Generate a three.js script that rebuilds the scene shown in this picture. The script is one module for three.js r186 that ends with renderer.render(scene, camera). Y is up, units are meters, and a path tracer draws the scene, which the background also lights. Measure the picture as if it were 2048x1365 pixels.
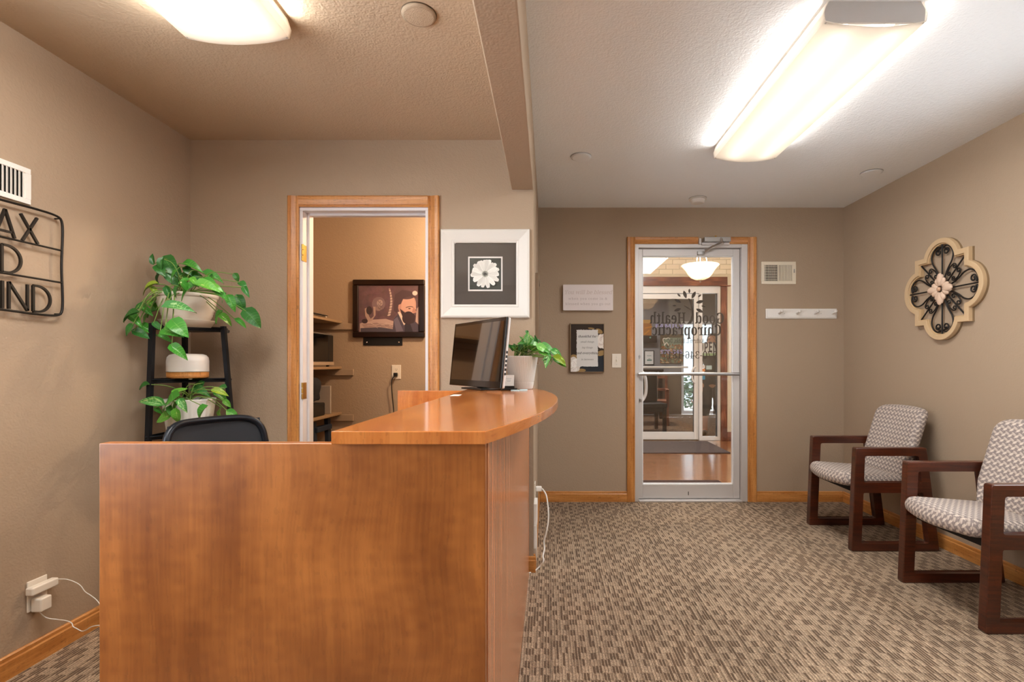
import * as THREE from 'three';
import { RoundedBoxGeometry } from 'three/addons/geometries/RoundedBoxGeometry.js';
import { mergeGeometries } from 'three/addons/utils/BufferGeometryUtils.js';
import { RectAreaLightUniformsLib } from 'three/addons/lights/RectAreaLightUniformsLib.js';
import { MarchingCubes } from 'three/addons/objects/MarchingCubes.js';
import { TextGeometry } from 'three/addons/geometries/TextGeometry.js';
import { FontLoader } from 'three/addons/loaders/FontLoader.js';

// ------------------------------------------------------------------ camera, light, exposure
const F = 1022, U0 = 1096, V0 = 728, EYE = 1.144;        // focal length in pixels, vanishing point, eye height
const scene = new THREE.Scene();
const camera = new THREE.PerspectiveCamera(2 * Math.atan(682.5 / F) * 180 / Math.PI, 2048 / 1365, 0.02, 200);
camera.position.set(0, EYE, 0);
camera.lookAt(0, EYE, -1);
camera.setViewOffset(2048, 1365, 1024 - U0, 682.5 - V0, 2048, 1365);
camera.updateProjectionMatrix();
const renderer = new THREE.WebGLRenderer({ antialias: true });
renderer.toneMapping = THREE.LinearToneMapping;
renderer.toneMappingExposure = 1.88;
renderer.shadowMap.enabled = true;
RectAreaLightUniformsLib.init();
scene.background = new THREE.Color().setRGB(0.9, 0.96, 1.0);
scene.backgroundIntensity = 7;
const LAMP = new THREE.Color().setRGB(1.0, 0.98, 0.94);    // warm white tubes
const LAMP_COOL = new THREE.Color().setRGB(1.0, 0.97, 0.92);

// ------------------------------------------------------------------ helpers
const V3 = (x, y, z) => new THREE.Vector3(x, y, z);
const at = (u, v, d) => V3((u - U0) / F * d, EYE - (v - V0) / F * d, -d);   // photo pixel at depth d -> place in metres
const R = THREE.MathUtils.degToRad;
function rng(seed) { let s = seed >>> 0; return () => { s = (s + 0x6D2B79F5) >>> 0; let t = s; t = Math.imul(t ^ (t >>> 15), t | 1); t ^= t + Math.imul(t ^ (t >>> 7), t | 61); return ((t ^ (t >>> 14)) >>> 0) / 4294967296; }; }
const taken = {};
function numbered(n) { taken[n] = (taken[n] || 0) + 1; return taken[n] === 1 ? n : n + '_' + String(taken[n] - 1).padStart(3, '0'); }
function plain(g) {
  const o = g.index ? g.toNonIndexed() : g.clone();
  for (const k of Object.keys(o.attributes)) if (!['position', 'normal', 'uv'].includes(k)) o.deleteAttribute(k);
  if (!o.attributes.normal) o.computeVertexNormals();
  if (!o.attributes.uv) o.setAttribute('uv', new THREE.BufferAttribute(new Float32Array(o.attributes.position.count * 2), 2));
  return o;
}
// uv in metres; the texture's v axis runs along the grain axis
function metric(g, grain = 'y', off = 0) {
  const p = g.attributes.position, n = g.attributes.normal, uv = g.attributes.uv, A = ['x', 'y', 'z'];
  for (let t = 0; t < p.count; t += 3) {
    const nn = [0, 0, 0];
    for (let k = 0; k < 3; k++) { nn[0] += n.getX(t + k); nn[1] += n.getY(t + k); nn[2] += n.getZ(t + k); }
    const a = nn.map(Math.abs), dom = a.indexOf(Math.max(...a)), rest = [0, 1, 2].filter(k => k !== dom);
    let gi = A.indexOf(grain); if (!rest.includes(gi)) gi = rest[1];
    const oi = rest.find(k => k !== gi);
    for (let k = 0; k < 3; k++) { const c = [p.getX(t + k), p.getY(t + k), p.getZ(t + k)]; uv.setXY(t + k, c[oi] + off * .37 + dom * .13, c[gi] + off * .71); }
  }
  return g;
}
let offs = 0;
function mesh(name, geos, mat, parent = scene, o = {}) {
  const list = (Array.isArray(geos) ? geos : [geos]).map(plain);
  let g = list.length > 1 ? mergeGeometries(list) : list[0];
  if (o.grain !== undefined) metric(g, o.grain, o.off ?? (offs += 1.37) % 7);
  const m = new THREE.Mesh(g, mat);
  m.name = parent === scene ? numbered(name) : name;
  m.castShadow = m.receiveShadow = true;
  if (o.label) m.userData.label = o.label;
  parent.add(m);
  return m;
}
function tag(o, label, category, group, kind) { o.userData.label = label; o.userData.category = category; if (group) o.userData.group = group; if (kind) o.userData.kind = kind; return o; }
function thing(name, label, category, pos = [0, 0, 0], turn = 0, group, kind) {
  const g = new THREE.Group(); g.name = numbered(name); g.position.set(...pos); g.rotation.y = turn; scene.add(g);
  return tag(g, label, category, group, kind);
}
function bx(x0, x1, y0, y1, z0, z1, r = 0, seg = 2) {
  const w = Math.abs(x1 - x0), h = Math.abs(y1 - y0), d = Math.abs(z1 - z0);
  const g = r > 0 ? new RoundedBoxGeometry(w, h, d, seg, Math.min(r, w / 2.01, h / 2.01, d / 2.01)) : new THREE.BoxGeometry(w, h, d);
  return g.translate((x0 + x1) / 2, (y0 + y1) / 2, (z0 + z1) / 2);
}
function tube(pts, r, seg = 0, rad = 8, closed = false) {
  const c = new THREE.CatmullRomCurve3(pts, closed, 'centripetal');
  return new THREE.TubeGeometry(c, seg || pts.length * 6, r, rad, closed);
}
function rod(a, b, r, r2 = r, n = 12) {
  const d = b.clone().sub(a), g = new THREE.CylinderGeometry(r2, r, d.length(), n);
  g.applyQuaternion(new THREE.Quaternion().setFromUnitVectors(V3(0, 1, 0), d.clone().normalize()));
  return g.translate((a.x + b.x) / 2, (a.y + b.y) / 2, (a.z + b.z) / 2);
}
function bar(a, b, w, h) {   // square bar between two points
  const d = b.clone().sub(a), g = new THREE.BoxGeometry(w, d.length(), h);
  g.applyQuaternion(new THREE.Quaternion().setFromUnitVectors(V3(0, 1, 0), d.clone().normalize()));
  return g.translate((a.x + b.x) / 2, (a.y + b.y) / 2, (a.z + b.z) / 2);
}
function lathe(pts, n = 40) { return new THREE.LatheGeometry(pts.map(p => new THREE.Vector2(p[0], p[1])), n); }
function poly(pts) { const s = new THREE.Shape(); pts.forEach((p, i) => i ? s.lineTo(p[0], p[1]) : s.moveTo(p[0], p[1])); s.closePath(); return s; }
function extr(shape, depth, bevel = 0, seg = 2, curve = 16) {
  return new THREE.ExtrudeGeometry(shape, { depth: depth - 2 * bevel, bevelEnabled: bevel > 0, bevelThickness: bevel, bevelSize: bevel, bevelOffset: -bevel, bevelSegments: seg, curveSegments: curve }).translate(0, 0, bevel);
}
// ------------------------------------------------------------------ textures
function noise(w, h, cx, cy, seed) {          // tileable value noise
  const r = rng(seed), t = new Float32Array(cx * cy).map(() => r()), o = new Float32Array(w * h);
  const s = x => x * x * (3 - 2 * x);
  for (let y = 0; y < h; y++) {
    const fy = y / h * cy, y0 = Math.floor(fy) % cy, y1 = (y0 + 1) % cy, ty = s(fy - Math.floor(fy));
    for (let x = 0; x < w; x++) {
      const fx = x / w * cx, x0 = Math.floor(fx) % cx, x1 = (x0 + 1) % cx, tx = s(fx - Math.floor(fx));
      const a = t[y0 * cx + x0] * (1 - tx) + t[y0 * cx + x1] * tx, b = t[y1 * cx + x0] * (1 - tx) + t[y1 * cx + x1] * tx;
      o[y * w + x] = a * (1 - ty) + b * ty;
    }
  }
  return o;
}
function dataTex(w, h, fn, sx = 1, sy = 1, srgb = true) {   // fn(i, x, y) -> [r,g,b] 0..255 ; sx, sy: metres covered
  const d = new Uint8Array(w * h * 4);
  for (let y = 0; y < h; y++) for (let x = 0; x < w; x++) { const i = y * w + x, c = fn(i, x, y); for (let k = 0; k < 3; k++) d[i * 4 + k] = Math.max(0, Math.min(255, c[k])); d[i * 4 + 3] = 255; }
  const t = new THREE.DataTexture(d, w, h); t.wrapS = t.wrapT = THREE.RepeatWrapping; t.magFilter = THREE.LinearFilter; t.minFilter = THREE.LinearMipmapLinearFilter; t.generateMipmaps = true;
  if (srgb) t.colorSpace = THREE.SRGBColorSpace; t.repeat.set(1 / sx, 1 / sy); t.needsUpdate = true; return t;
}
function canvasTex(w, h, draw) {
  const c = document.createElement('canvas'); c.width = w; c.height = h; draw(c.getContext('2d'), w, h);
  const t = new THREE.CanvasTexture(c); t.colorSpace = THREE.SRGBColorSpace; return t;
}
const mix = (a, b, t) => a.map((v, k) => v + (b[k] - v) * t);
// rough painted plaster
const TB = (() => { const a = noise(512, 512, 110, 110, 3), b = noise(512, 512, 48, 48, 4), c = noise(512, 512, 230, 230, 5); return dataTex(512, 512, i => { const v = 255 * (.5 * a[i] + .35 * b[i] + .15 * c[i]); return [v, v, v]; }, .62, .62, false); })();
const wallMat = (hex, bump = .0011, rough = .75) => new THREE.MeshStandardMaterial({ color: hex, roughness: rough, bumpMap: TB, bumpScale: bump });
// carpet: narrow ribs, short dark and light blocks
const CW = 1024, CM = .96, COLS = 78, ROWS = 22;
const carpetBump = new Float32Array(CW * CW);
const TC = (() => {
  const r = rng(11), st = [], fine = noise(CW, CW, 340, 340, 12), big = noise(CW, CW, 9, 9, 13), clus = noise(COLS, ROWS, 20, 13, 14);
  for (let c = 0; c < COLS; c++) { st[c] = []; for (let k = 0; k < ROWS; k++) { const q = (c + 3 * (k % 2)) % 6, p = q < 2 ? .82 : q === 2 ? .3 : .1; st[c][k] = 1 - (r() < p + (clus[k * COLS + c] - .5) * .25 ? 1 : r() < .3 ? .45 : 0); } }
  const L = [182, 160, 136], D = [100, 80, 62], M = [150, 127, 104];
  return dataTex(CW, CW, (i, x, y) => {
    const cx = x / CW * COLS, c = Math.floor(cx), f = cx - c, ry = y / CW * ROWS + (c % 2) * .06 + Math.sin(f * 6.28) * .04, k = Math.floor(ry) % ROWS, fy = ry - Math.floor(ry);
    let col, h;
    if (f < .22) { col = mix(L, M, .05); h = .9; } else { const s = st[c][k]; col = mix(D, mix(L, M, .4), s); h = .35 + .4 * s; if (f > .8) { col = mix(col, D, .75); h *= .55; } if (fy < .07) { col = mix(col, D, .35); h *= .7; } }
    const n = fine[i], g = .78 + .36 * n + (big[i] - .5) * .1; carpetBump[i] = h * .7 + n * .3;
    return col.map(v => v * g);
  }, CM, CM);
})();
const TCB = dataTex(CW, CW, i => { const v = 255 * carpetBump[i]; return [v, v, v]; }, CM, CM, false);
// wood: base colours a (dark) and b (light), streaked along v
function woodTex(seed, a, b, o = {}) {
  const W = 512, H = 1024, fine = noise(W, H, o.fine || 220, 10, seed), mid = noise(W, H, 40, 6, seed + 1), big = noise(W, H, 7, 3, seed + 2), wob = noise(W, H, 4, 6, seed + 3), pore = noise(W, H, 256, 60, seed + 4), curl = noise(W, H, 30, 70, seed + 5), blot = noise(W, H, 9, 7, seed + 6);
  return dataTex(W, H, (i, x, y) => {
    const xs = Math.min(W - 1, Math.max(0, Math.floor(x + (wob[i] - .5) * (o.wob ?? 40)))), j = y * W + (xs % W);
    let t = .5 + (fine[j] - .5) * (o.kf ?? .35) + (mid[j] - .5) * (o.km ?? .5) + (big[j] - .5) * (o.kb ?? .5) + (curl[i] - .5) * (o.kc ?? .15) + (blot[i] - .5) * (o.kl ?? .3);
    if (o.rings) { const q = (x / W * 9 + wob[i] * 3.2 + big[i] * 2) % 1; t += (Math.abs(q - .5) * 2 - .5) * o.rings; }
    let c = mix(a, b, Math.max(0, Math.min(1, t)));
    if (pore[j] > .82) c = c.map(v => v * (1 - (o.kp ?? .12)));
    return c;
  }, o.sx || .6, o.sy || 1.2);
}
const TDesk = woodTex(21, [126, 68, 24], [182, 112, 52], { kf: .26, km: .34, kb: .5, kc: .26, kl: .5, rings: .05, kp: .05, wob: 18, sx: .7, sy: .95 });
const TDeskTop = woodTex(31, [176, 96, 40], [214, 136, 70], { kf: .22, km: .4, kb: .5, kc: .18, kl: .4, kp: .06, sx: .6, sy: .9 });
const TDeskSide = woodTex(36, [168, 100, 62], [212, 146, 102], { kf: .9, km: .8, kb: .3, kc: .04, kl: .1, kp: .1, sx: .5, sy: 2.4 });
const TOak = woodTex(41, [172, 108, 48], [216, 154, 88], { kf: .5, km: .5, kb: .3, kp: .18, sx: .3, sy: 1 });
const TMah = woodTex(51, [50, 20, 9], [88, 38, 17], { kf: .5, km: .5, kp: .2, sx: .3, sy: .8 });
const TRust = woodTex(61, [98, 52, 32], [160, 100, 68], { kf: .4, km: .5, kb: .7, kl: .8, kp: .2, sx: .4, sy: .8 });
const TPlank = woodTex(71, [134, 88, 56], [178, 126, 86], { kf: .4, km: .5, kp: .1, sx: .3, sy: .9 });
// upholstery: light strands braided in rows over grey
const TFab = (() => { const fn = noise(512, 512, 170, 170, 77); return canvasTex(512, 512, (c, w, h) => {
  c.fillStyle = '#8a7f7c'; c.fillRect(0, 0, w, h);
  const nx = 4, ny = 4, sx = w / nx, sy = h / ny, r = rng(5);
  for (let j = -1; j <= ny; j++) for (let i = -1; i <= nx; i++) for (const s of [0, 1]) {
    const x = (i + .25 + s * .5) * sx, y = (j + .5 + (s ? .18 : -.18)) * sy;
    c.save(); c.translate(x, y); c.rotate(s ? -.75 : .62); c.fillStyle = s ? '#c4b6ab' : '#afa198'; c.beginPath(); c.ellipse(0, 0, sx * .46, sy * .2, 0, 0, 7); c.fill();
    c.fillStyle = s ? '#d2c5b9' : '#bfb1a7'; c.beginPath(); c.ellipse(-sx * .04, -sy * .03, sx * .33, sy * .09, 0, 0, 7); c.fill();
    c.restore(); c.strokeStyle = '#6f6663'; c.lineWidth = 7; c.beginPath(); c.moveTo(x - sx * .32, y + sy * .2); c.lineTo(x + sx * .1, y + sy * .36); c.stroke();
  }
}); })();
TFab.wrapS = TFab.wrapT = THREE.RepeatWrapping; TFab.repeat.set(1 / .135, 1 / .115);
const TMat = (() => { const a = noise(256, 256, 128, 128, 81); return dataTex(256, 256, i => { const v = .6 + .8 * a[i]; return [84 * v, 74 * v, 74 * v]; }, .25, .25); })();
const leafTex = (seed, base, rib, spl) => canvasTex(256, 256, (c, w, h) => {
  c.fillStyle = base; c.fillRect(0, 0, w, h); const r = rng(seed);
  for (let i = 0; i < spl; i++) { c.fillStyle = `rgba(${190 + r() * 40},${215 + r() * 25},${130 + r() * 60},${.25 + r() * .5})`; c.beginPath(); c.ellipse(w / 2 + (r() - .5) * w * .8, r() * h, 3 + r() * 14, 8 + r() * 34, (r() - .5) * 1.4, 0, 7); c.fill(); }
  c.strokeStyle = rib; c.lineWidth = 5; c.beginPath(); c.moveTo(w / 2, 0); c.lineTo(w / 2, h); c.stroke(); c.lineWidth = 2;
  for (let i = 1; i < 7; i++) for (const s of [-1, 1]) { c.beginPath(); c.moveTo(w / 2, h * i / 8); c.quadraticCurveTo(w / 2 + s * w * .25, h * (i / 8 + .03), w / 2 + s * w * .48, h * (i / 8 - .1)); c.stroke(); }
});
// ------------------------------------------------------------------ materials
const std = (hex, roughness = .5, metalness = 0, x = {}) => new THREE.MeshStandardMaterial({ color: hex, roughness, metalness, ...x });
const wood = (map, roughness = .4, x = {}) => new THREE.MeshPhysicalMaterial({ map, roughness, ...x });
const M = {
  wall: wallMat('#a8937d'), ceilTan: wallMat('#c0ab92', .0016), ceilWhite: wallMat('#f0f2f4', .0017, .85),
  hallWall: wallMat('#e9d9bb', .001), roomWall: wallMat('#8d8a8c'), roomWallLow: wallMat('#6b5a49'),
  carpet: new THREE.MeshStandardMaterial({ map: TC, bumpMap: TCB, bumpScale: .0035, roughness: .95 }),
  desk: wood(TDesk, .34, { clearcoat: .25, clearcoatRoughness: .3 }), deskTop: wood(TDeskTop, .2, { clearcoat: .5, clearcoatRoughness: .08 }), deskSide: wood(TDeskSide, .26, { clearcoat: .3, clearcoatRoughness: .15 }),
  oak: wood(TOak, .36), mahogany: wood(TMah, .28, { clearcoat: .3, clearcoatRoughness: .2 }), rustic: wood(TRust, .6), plank: wood(TPlank, .2, { clearcoat: .6, clearcoatRoughness: .12 }),
  white: std('#e8e4df', .45), whiteGloss: std('#e9e6e2', .25), cream: std('#e2d7c3', .45), jamb: std('#dcd9dc', .4), plastic: std('#e6ddd0', .35),
  brass: std('#c79b4e', .3, 1), alu: std('#cfcbc9', .45, .35), aluWhite: std('#eceef1', .35), steel: std('#b9b9b9', .3, 1), chrome: std('#d8d8d8', .15, 1),
  black: std('#141312', .4), blackMetal: std('#1c2027', .35, .5), iron: std('#1d1815', .5, .3), blackGloss: std('#0b0a0a', .12), darkFrame: wood(TMah, .35, { color: '#6a5a52' }),
  glass: new THREE.MeshPhysicalMaterial({ color: '#ffffff', transmission: 1, thickness: 0, roughness: 0, ior: 1.5 }),
  frameGlass: new THREE.MeshPhysicalMaterial({ color: '#ffffff', transmission: 1, thickness: 0, roughness: .0, ior: 1.45 }),
  fabric: new THREE.MeshPhysicalMaterial({ map: TFab, bumpMap: TFab, bumpScale: .003, roughness: .9, sheen: .15 }),
  dark: std('#0d0c0c', .8), slot: std('#1a1712', .9), meshFabric: std('#1b2028', .6), soil: std('#2b2019', 1),
  ceramic: std('#d8d0c4', .3), ceramicWhite: std('#e6e4e0', .3), bowl: std('#e4ddd1', .35), lightWood: wood(TOak, .45),
  brick: [std('#efe3ca', .6), std('#ebddc3', .6), std('#f2e8d2', .6)], mortar: std('#d8ccb2', .9),
  lens: new THREE.MeshPhysicalMaterial({ color: '#fffaf2', transmission: .82, roughness: 1, thickness: 0 }),
  letter: std('#32281f', .6), lavender: std('#a8a8dc', .6), navy: std('#232b45', .6), paper: std('#e4e0dc', .8),
  shelf: std('#957a5c', .7), skin: std('#b98a72', .6), cloth: std('#17181f', .85), sleeve: std('#b9adb5', .85), hair: std('#2b1c14', .6),
};
for (const k of ['desk', 'deskTop', 'deskSide', 'oak', 'mahogany', 'rustic', 'plank']) M[k].envMapIntensity = 1;
const leafMats = [
  new THREE.MeshPhysicalMaterial({ map: leafTex(1, '#3d8a2c', '#8dbb66', 0), roughness: .35 }),
  new THREE.MeshPhysicalMaterial({ map: leafTex(2, '#2c6b2a', '#5f9a52', 0), roughness: .35 }),
  new THREE.MeshPhysicalMaterial({ map: leafTex(3, '#5da336', '#a5cf72', 4), roughness: .35 }),
  new THREE.MeshPhysicalMaterial({ map: leafTex(4, '#3f8a3a', '#c4dcae', 26), roughness: .35 }),
  new THREE.MeshPhysicalMaterial({ map: leafTex(5, '#86a02c', '#b6c760', 3), roughness: .35 }),
];
const M_stem = std('#6c8b3e', .5);

// ------------------------------------------------------------------ the room
const XL = -1.965, XR = 2.454, XP = -.08, XQ = -.2, ZA = -2.81, ZB = -4.24, ZF = 2.4, HL = 2.375, HR = 2.44, T = .13;
function struct(name, geos, mat, label, category, grain = 'y') { const m = mesh(name, geos, mat, scene, { grain, off: 0 }); return tag(m, label, category, null, 'structure'); }
{ // floor: two widths of carpet with a seam
  const f = thing('floor', 'brown and beige ribbed block pattern carpet', 'floor', [0, 0, 0], 0, null, 'structure');
  mesh('carpet_strip', bx(XL - T, .0095, -.06, 0, ZB - .02, ZF + T), M.carpet, f, { grain: 'z', off: 0 });
  mesh('carpet_strip', bx(.0115, XR + T, -.06, 0, ZB - .02, ZF + T), M.carpet, f, { grain: 'z', off: 1 });
  mesh('underlay', bx(XL - T, XR + T, -.09, -.06, ZB - .02, ZF + T), M.dark, f);
}
const FW = { z0: -1.25, z1: 1.1, y0: .8, y1: 2.12 };
struct('wall_left', [bx(XL - T, XL, 0, HL + .1, ZB - T, FW.z0), bx(XL - T, XL, 0, HL + .1, FW.z1, ZF + T), bx(XL - T, XL, 0, FW.y0, FW.z0, FW.z1), bx(XL - T, XL, FW.y1, HL + .1, FW.z0, FW.z1)], M.wall, 'taupe textured wall with the metal word sign', 'wall');
const DO = { x0: -1.367, x1: -.657, y: 2.005 };      // closet opening
struct('wall_closet', [bx(XL, DO.x0, 0, HL + .1, ZA - T, ZA), bx(DO.x1, XP, 0, HL + .1, ZA - T, ZA), bx(DO.x0, DO.x1, DO.y, HL + .1, ZA - T, ZA)], M.wall, 'taupe textured wall around the closet doorway', 'wall');
struct('wall_partition', bx(XP - T, XP, 0, HR + .1, ZB, ZA - T), M.wall, 'taupe end of the partition beside the entrance', 'wall');
const DH = { x0: .72, x1: 1.655, y: 2.137 };         // entrance opening
struct('wall_back', [bx(XL, DH.x0, 0, HR + .12, ZB - T, ZB), bx(DH.x1, XR + T, 0, HR + .12, ZB - T, ZB), bx(DH.x0, DH.x1, DH.y, HR + .12, ZB - T, ZB)], M.wall, 'taupe textured wall around the glass entrance door', 'wall');
const GW = { z0: -2.35, z1: -1.5, y0: .95, y1: 1.85 };
struct('wall_right', [bx(XR, XR + T, 0, HR + .12, ZB, GW.z0), bx(XR, XR + T, 0, HR + .12, GW.z1, ZF + T), bx(XR, XR + T, 0, GW.y0, GW.z0, GW.z1), bx(XR, XR + T, GW.y1, HR + .12, GW.z0, GW.z1)], M.wall, 'taupe textured wall behind the two armchairs', 'wall');
struct('wall_front', bx(XL, XR, 0, HR + .12, ZF, ZF + T), M.wall, 'taupe wall of the room opposite the entrance', 'wall');
// daylight windows: one farther along the wall with the word sign, one beyond the armchairs
function sideWindow(name, label, W, x0, x1, xs) {
  const w = thing(name, label, 'window', [0, 0, 0], 0, null, 'structure');
  for (const z of [W.z0 + .025, (W.z0 + W.z1) / 2, W.z1 - .025]) mesh('mullion', bx(x0, x1, W.y0, W.y1, z - .025, z + .025, .003), M.aluWhite, w);
  for (const y of [W.y0 + .025, W.y1 - .025]) mesh('transom', bx(x0, x1, y - .025, y + .025, W.z0 + .05, W.z1 - .05, .003), M.aluWhite, w);
  mesh('sill', bx(x1, xs, W.y0 - .03, W.y0, W.z0 + .002, W.z1 - .002, .005), M.white, w);
  mesh('window_pane', bx((x0 + x1) / 2 - .003, (x0 + x1) / 2 + .003, W.y0 + .05, W.y1 - .05, W.z0 + .05, W.z1 - .05), M.glass, w);
}
sideWindow('window_3', 'wide white framed window along the wall with the word sign', FW, XL - .1, XL - .04, XL + .05);
sideWindow('window_4', 'white framed window along the wall with the armchairs', GW, XR + .1, XR + .04, XR - .05);
const cl = struct('ceiling_left', bx(XL, XQ, HL, HL + .1, ZB, ZF), M.ceilTan, 'taupe textured ceiling over the reception desk', 'ceiling'); cl.name = 'ceiling';
taken.ceiling = 1;
struct('ceiling', bx(XP, XR, HR, HR + .12, ZB, ZF), M.ceilWhite, 'white textured ceiling over the waiting area', 'ceiling');
struct('trim_1', bx(XQ, XP, 2.10, HR + .12, ZA, ZF, .006), M.wall, 'taupe boxed beam between the two ceilings', 'beam');
// skirting
function skirting(name, x0, x1, z0, z1, side, label) {
  const H = .086, t = .014, prof = poly([[0, 0], [t, 0], [t, H * .74], [t * .75, H * .8], [t * .7, H * .94], [t * .35, H], [0, H]]);
  const along = Math.abs(x1 - x0) > Math.abs(z1 - z0), L = along ? Math.abs(x1 - x0) : Math.abs(z1 - z0);
  const g = new THREE.ExtrudeGeometry(prof, { depth: L, bevelEnabled: false });
  if (along) g.rotateY(side > 0 ? -Math.PI / 2 : Math.PI / 2); else if (side < 0) g.rotateY(Math.PI);
  // the profile's x now points to: along ? +-z : +-x
  g.computeBoundingBox(); const b = g.boundingBox;
  if (along) { g.translate(Math.min(x0, x1) - b.min.x, 0, side > 0 ? z0 - b.min.z : z0 - b.max.z); }
  else g.translate(side > 0 ? x0 - b.min.x : x0 - b.max.x, 0, Math.min(z0, z1) - b.min.z);
  return struct(name, g, M.oak, label, 'baseboard', along ? 'x' : 'z');
}
skirting('baseboard_left', XL, XL, ZA, ZF, 1, 'oak baseboard under the wall socket with two chargers');
skirting('baseboard_closet', DO.x1 + .062, XP + .012, ZA, ZA, 1, 'oak baseboard behind the end of the reception desk');
skirting('baseboard_closet', XL + .016, DO.x0 - .062, ZA, ZA, 1, 'oak baseboard behind the corner plant stand');
skirting('baseboard_partition', XP, XP, ZB, ZA - .016, 1, 'oak baseboard along the end of the partition');
skirting('baseboard_back', XP + .016, .656, ZB, ZB, 1, 'oak baseboard between partition and entrance door');
skirting('baseboard_back', 1.727, XR - .016, ZB, ZB, 1, 'oak baseboard between entrance door and corner');
skirting('baseboard_right', XR, XR, ZB, ZF, -1, 'oak baseboard behind the two armchairs');
// door casings
function casingBoard(parent, a, b, w, t, dir, name = 'casing_board') {   // a->b inner edge line on the wall face; dir: unit vector outwards from the opening
  const prof = poly([[0, 0], [0, t * .55], [w * .12, t * .75], [w * .2, t * .55], [w * .3, t * .62], [w * .62, t * .95], [w * .9, t], [w, t * .8], [w, 0]]);
  const L = a.distanceTo(b), g = new THREE.ExtrudeGeometry(prof, { depth: L, bevelEnabled: false });
  const zAx = b.clone().sub(a).normalize(), xAx = dir.clone(), yAx = V3(0, 0, 1);
  const m = new THREE.Matrix4().makeBasis(xAx, yAx, zAx); m.setPosition(a); g.applyMatrix4(m);
  const flat = plain(g); if (m.determinant() < 0) { const p = flat.attributes.position, n = flat.attributes.normal; for (let i = 0; i < p.count; i += 3) for (const q of [p, n]) { const s = [q.getX(i + 1), q.getY(i + 1), q.getZ(i + 1)]; q.setXYZ(i + 1, q.getX(i + 2), q.getY(i + 2), q.getZ(i + 2)); q.setXYZ(i + 2, ...s); } }
  return mesh(name, flat, M.oak, parent, { grain: Math.abs(zAx.y) > .5 ? 'y' : 'x' });
}
{
  const c = thing('trim_2', 'moulded oak casing around the closet doorway', 'door casing', [0, 0, 0], 0, null, 'structure'), w = .06, t = .018;
  casingBoard(c, V3(DO.x0, 0, ZA), V3(DO.x0, DO.y + w, ZA), w, t, V3(-1, 0, 0));
  casingBoard(c, V3(DO.x1, 0, ZA), V3(DO.x1, DO.y + w, ZA), w, t, V3(1, 0, 0));
  casingBoard(c, V3(DO.x0, DO.y, ZA), V3(DO.x1, DO.y, ZA), w, t, V3(0, 1, 0));
  const c2 = thing('trim_3', 'oak casing around the entrance door, cut for the closer', 'door casing', [0, 0, 0], 0, null, 'structure');
  casingBoard(c2, V3(DH.x0, 0, ZB), V3(DH.x0, DH.y + .056, ZB), .066, .02, V3(-1, 0, 0));
  casingBoard(c2, V3(DH.x1, 0, ZB), V3(DH.x1, DH.y + .056, ZB), .07, .02, V3(1, 0, 0));
  casingBoard(c2, V3(DH.x0, DH.y, ZB), V3(1.243, DH.y, ZB), .056, .02, V3(0, 1, 0));
  casingBoard(c2, V3(1.503, DH.y, ZB), V3(DH.x1, DH.y, ZB), .056, .02, V3(0, 1, 0));
}
{ // closet jamb with hinges, the door itself taken off
  const d = thing('door_1', 'white painted closet jamb with brass hinge leaves', 'door frame', [0, 0, 0], 0, null, 'structure'), z0 = ZA - T + .001, z1 = ZA - .001;
  mesh('jamb', bx(DO.x0, DO.x0 + .018, 0, DO.y - .018, z0, z1, .002), M.jamb, d);
  mesh('jamb', bx(DO.x1 - .018, DO.x1, 0, DO.y - .018, z0, z1, .002), M.jamb, d);
  mesh('jamb', bx(DO.x0, DO.x1, DO.y - .018, DO.y, z0, z1, .002), M.jamb, d);
  mesh('door_stop', bx(DO.x0 + .018, DO.x0 + .03, 0, DO.y - .03, ZA - .09, ZA - .055), M.jamb, d);
  mesh('door_stop', bx(DO.x1 - .03, DO.x1 - .018, 0, DO.y - .03, ZA - .09, ZA - .055), M.jamb, d);
  mesh('door_stop', bx(DO.x0 + .018, DO.x1 - .018, DO.y - .03, DO.y - .018, ZA - .09, ZA - .055), M.jamb, d);
  for (const y of [1.755, .995]) {
    const h = mesh('hinge', bx(DO.x0 + .018, DO.x0 + .0205, y - .045, y + .045, ZA - .04, ZA - .002), M.brass, d);
    for (let k = 0; k < 3; k++) mesh('knuckle', rod(V3(DO.x0 + .02, y - .045 + k * .031, ZA + .005), V3(DO.x0 + .02, y - .017 + k * .031, ZA + .005), .0065), M.brass, h);
  }
}

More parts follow.
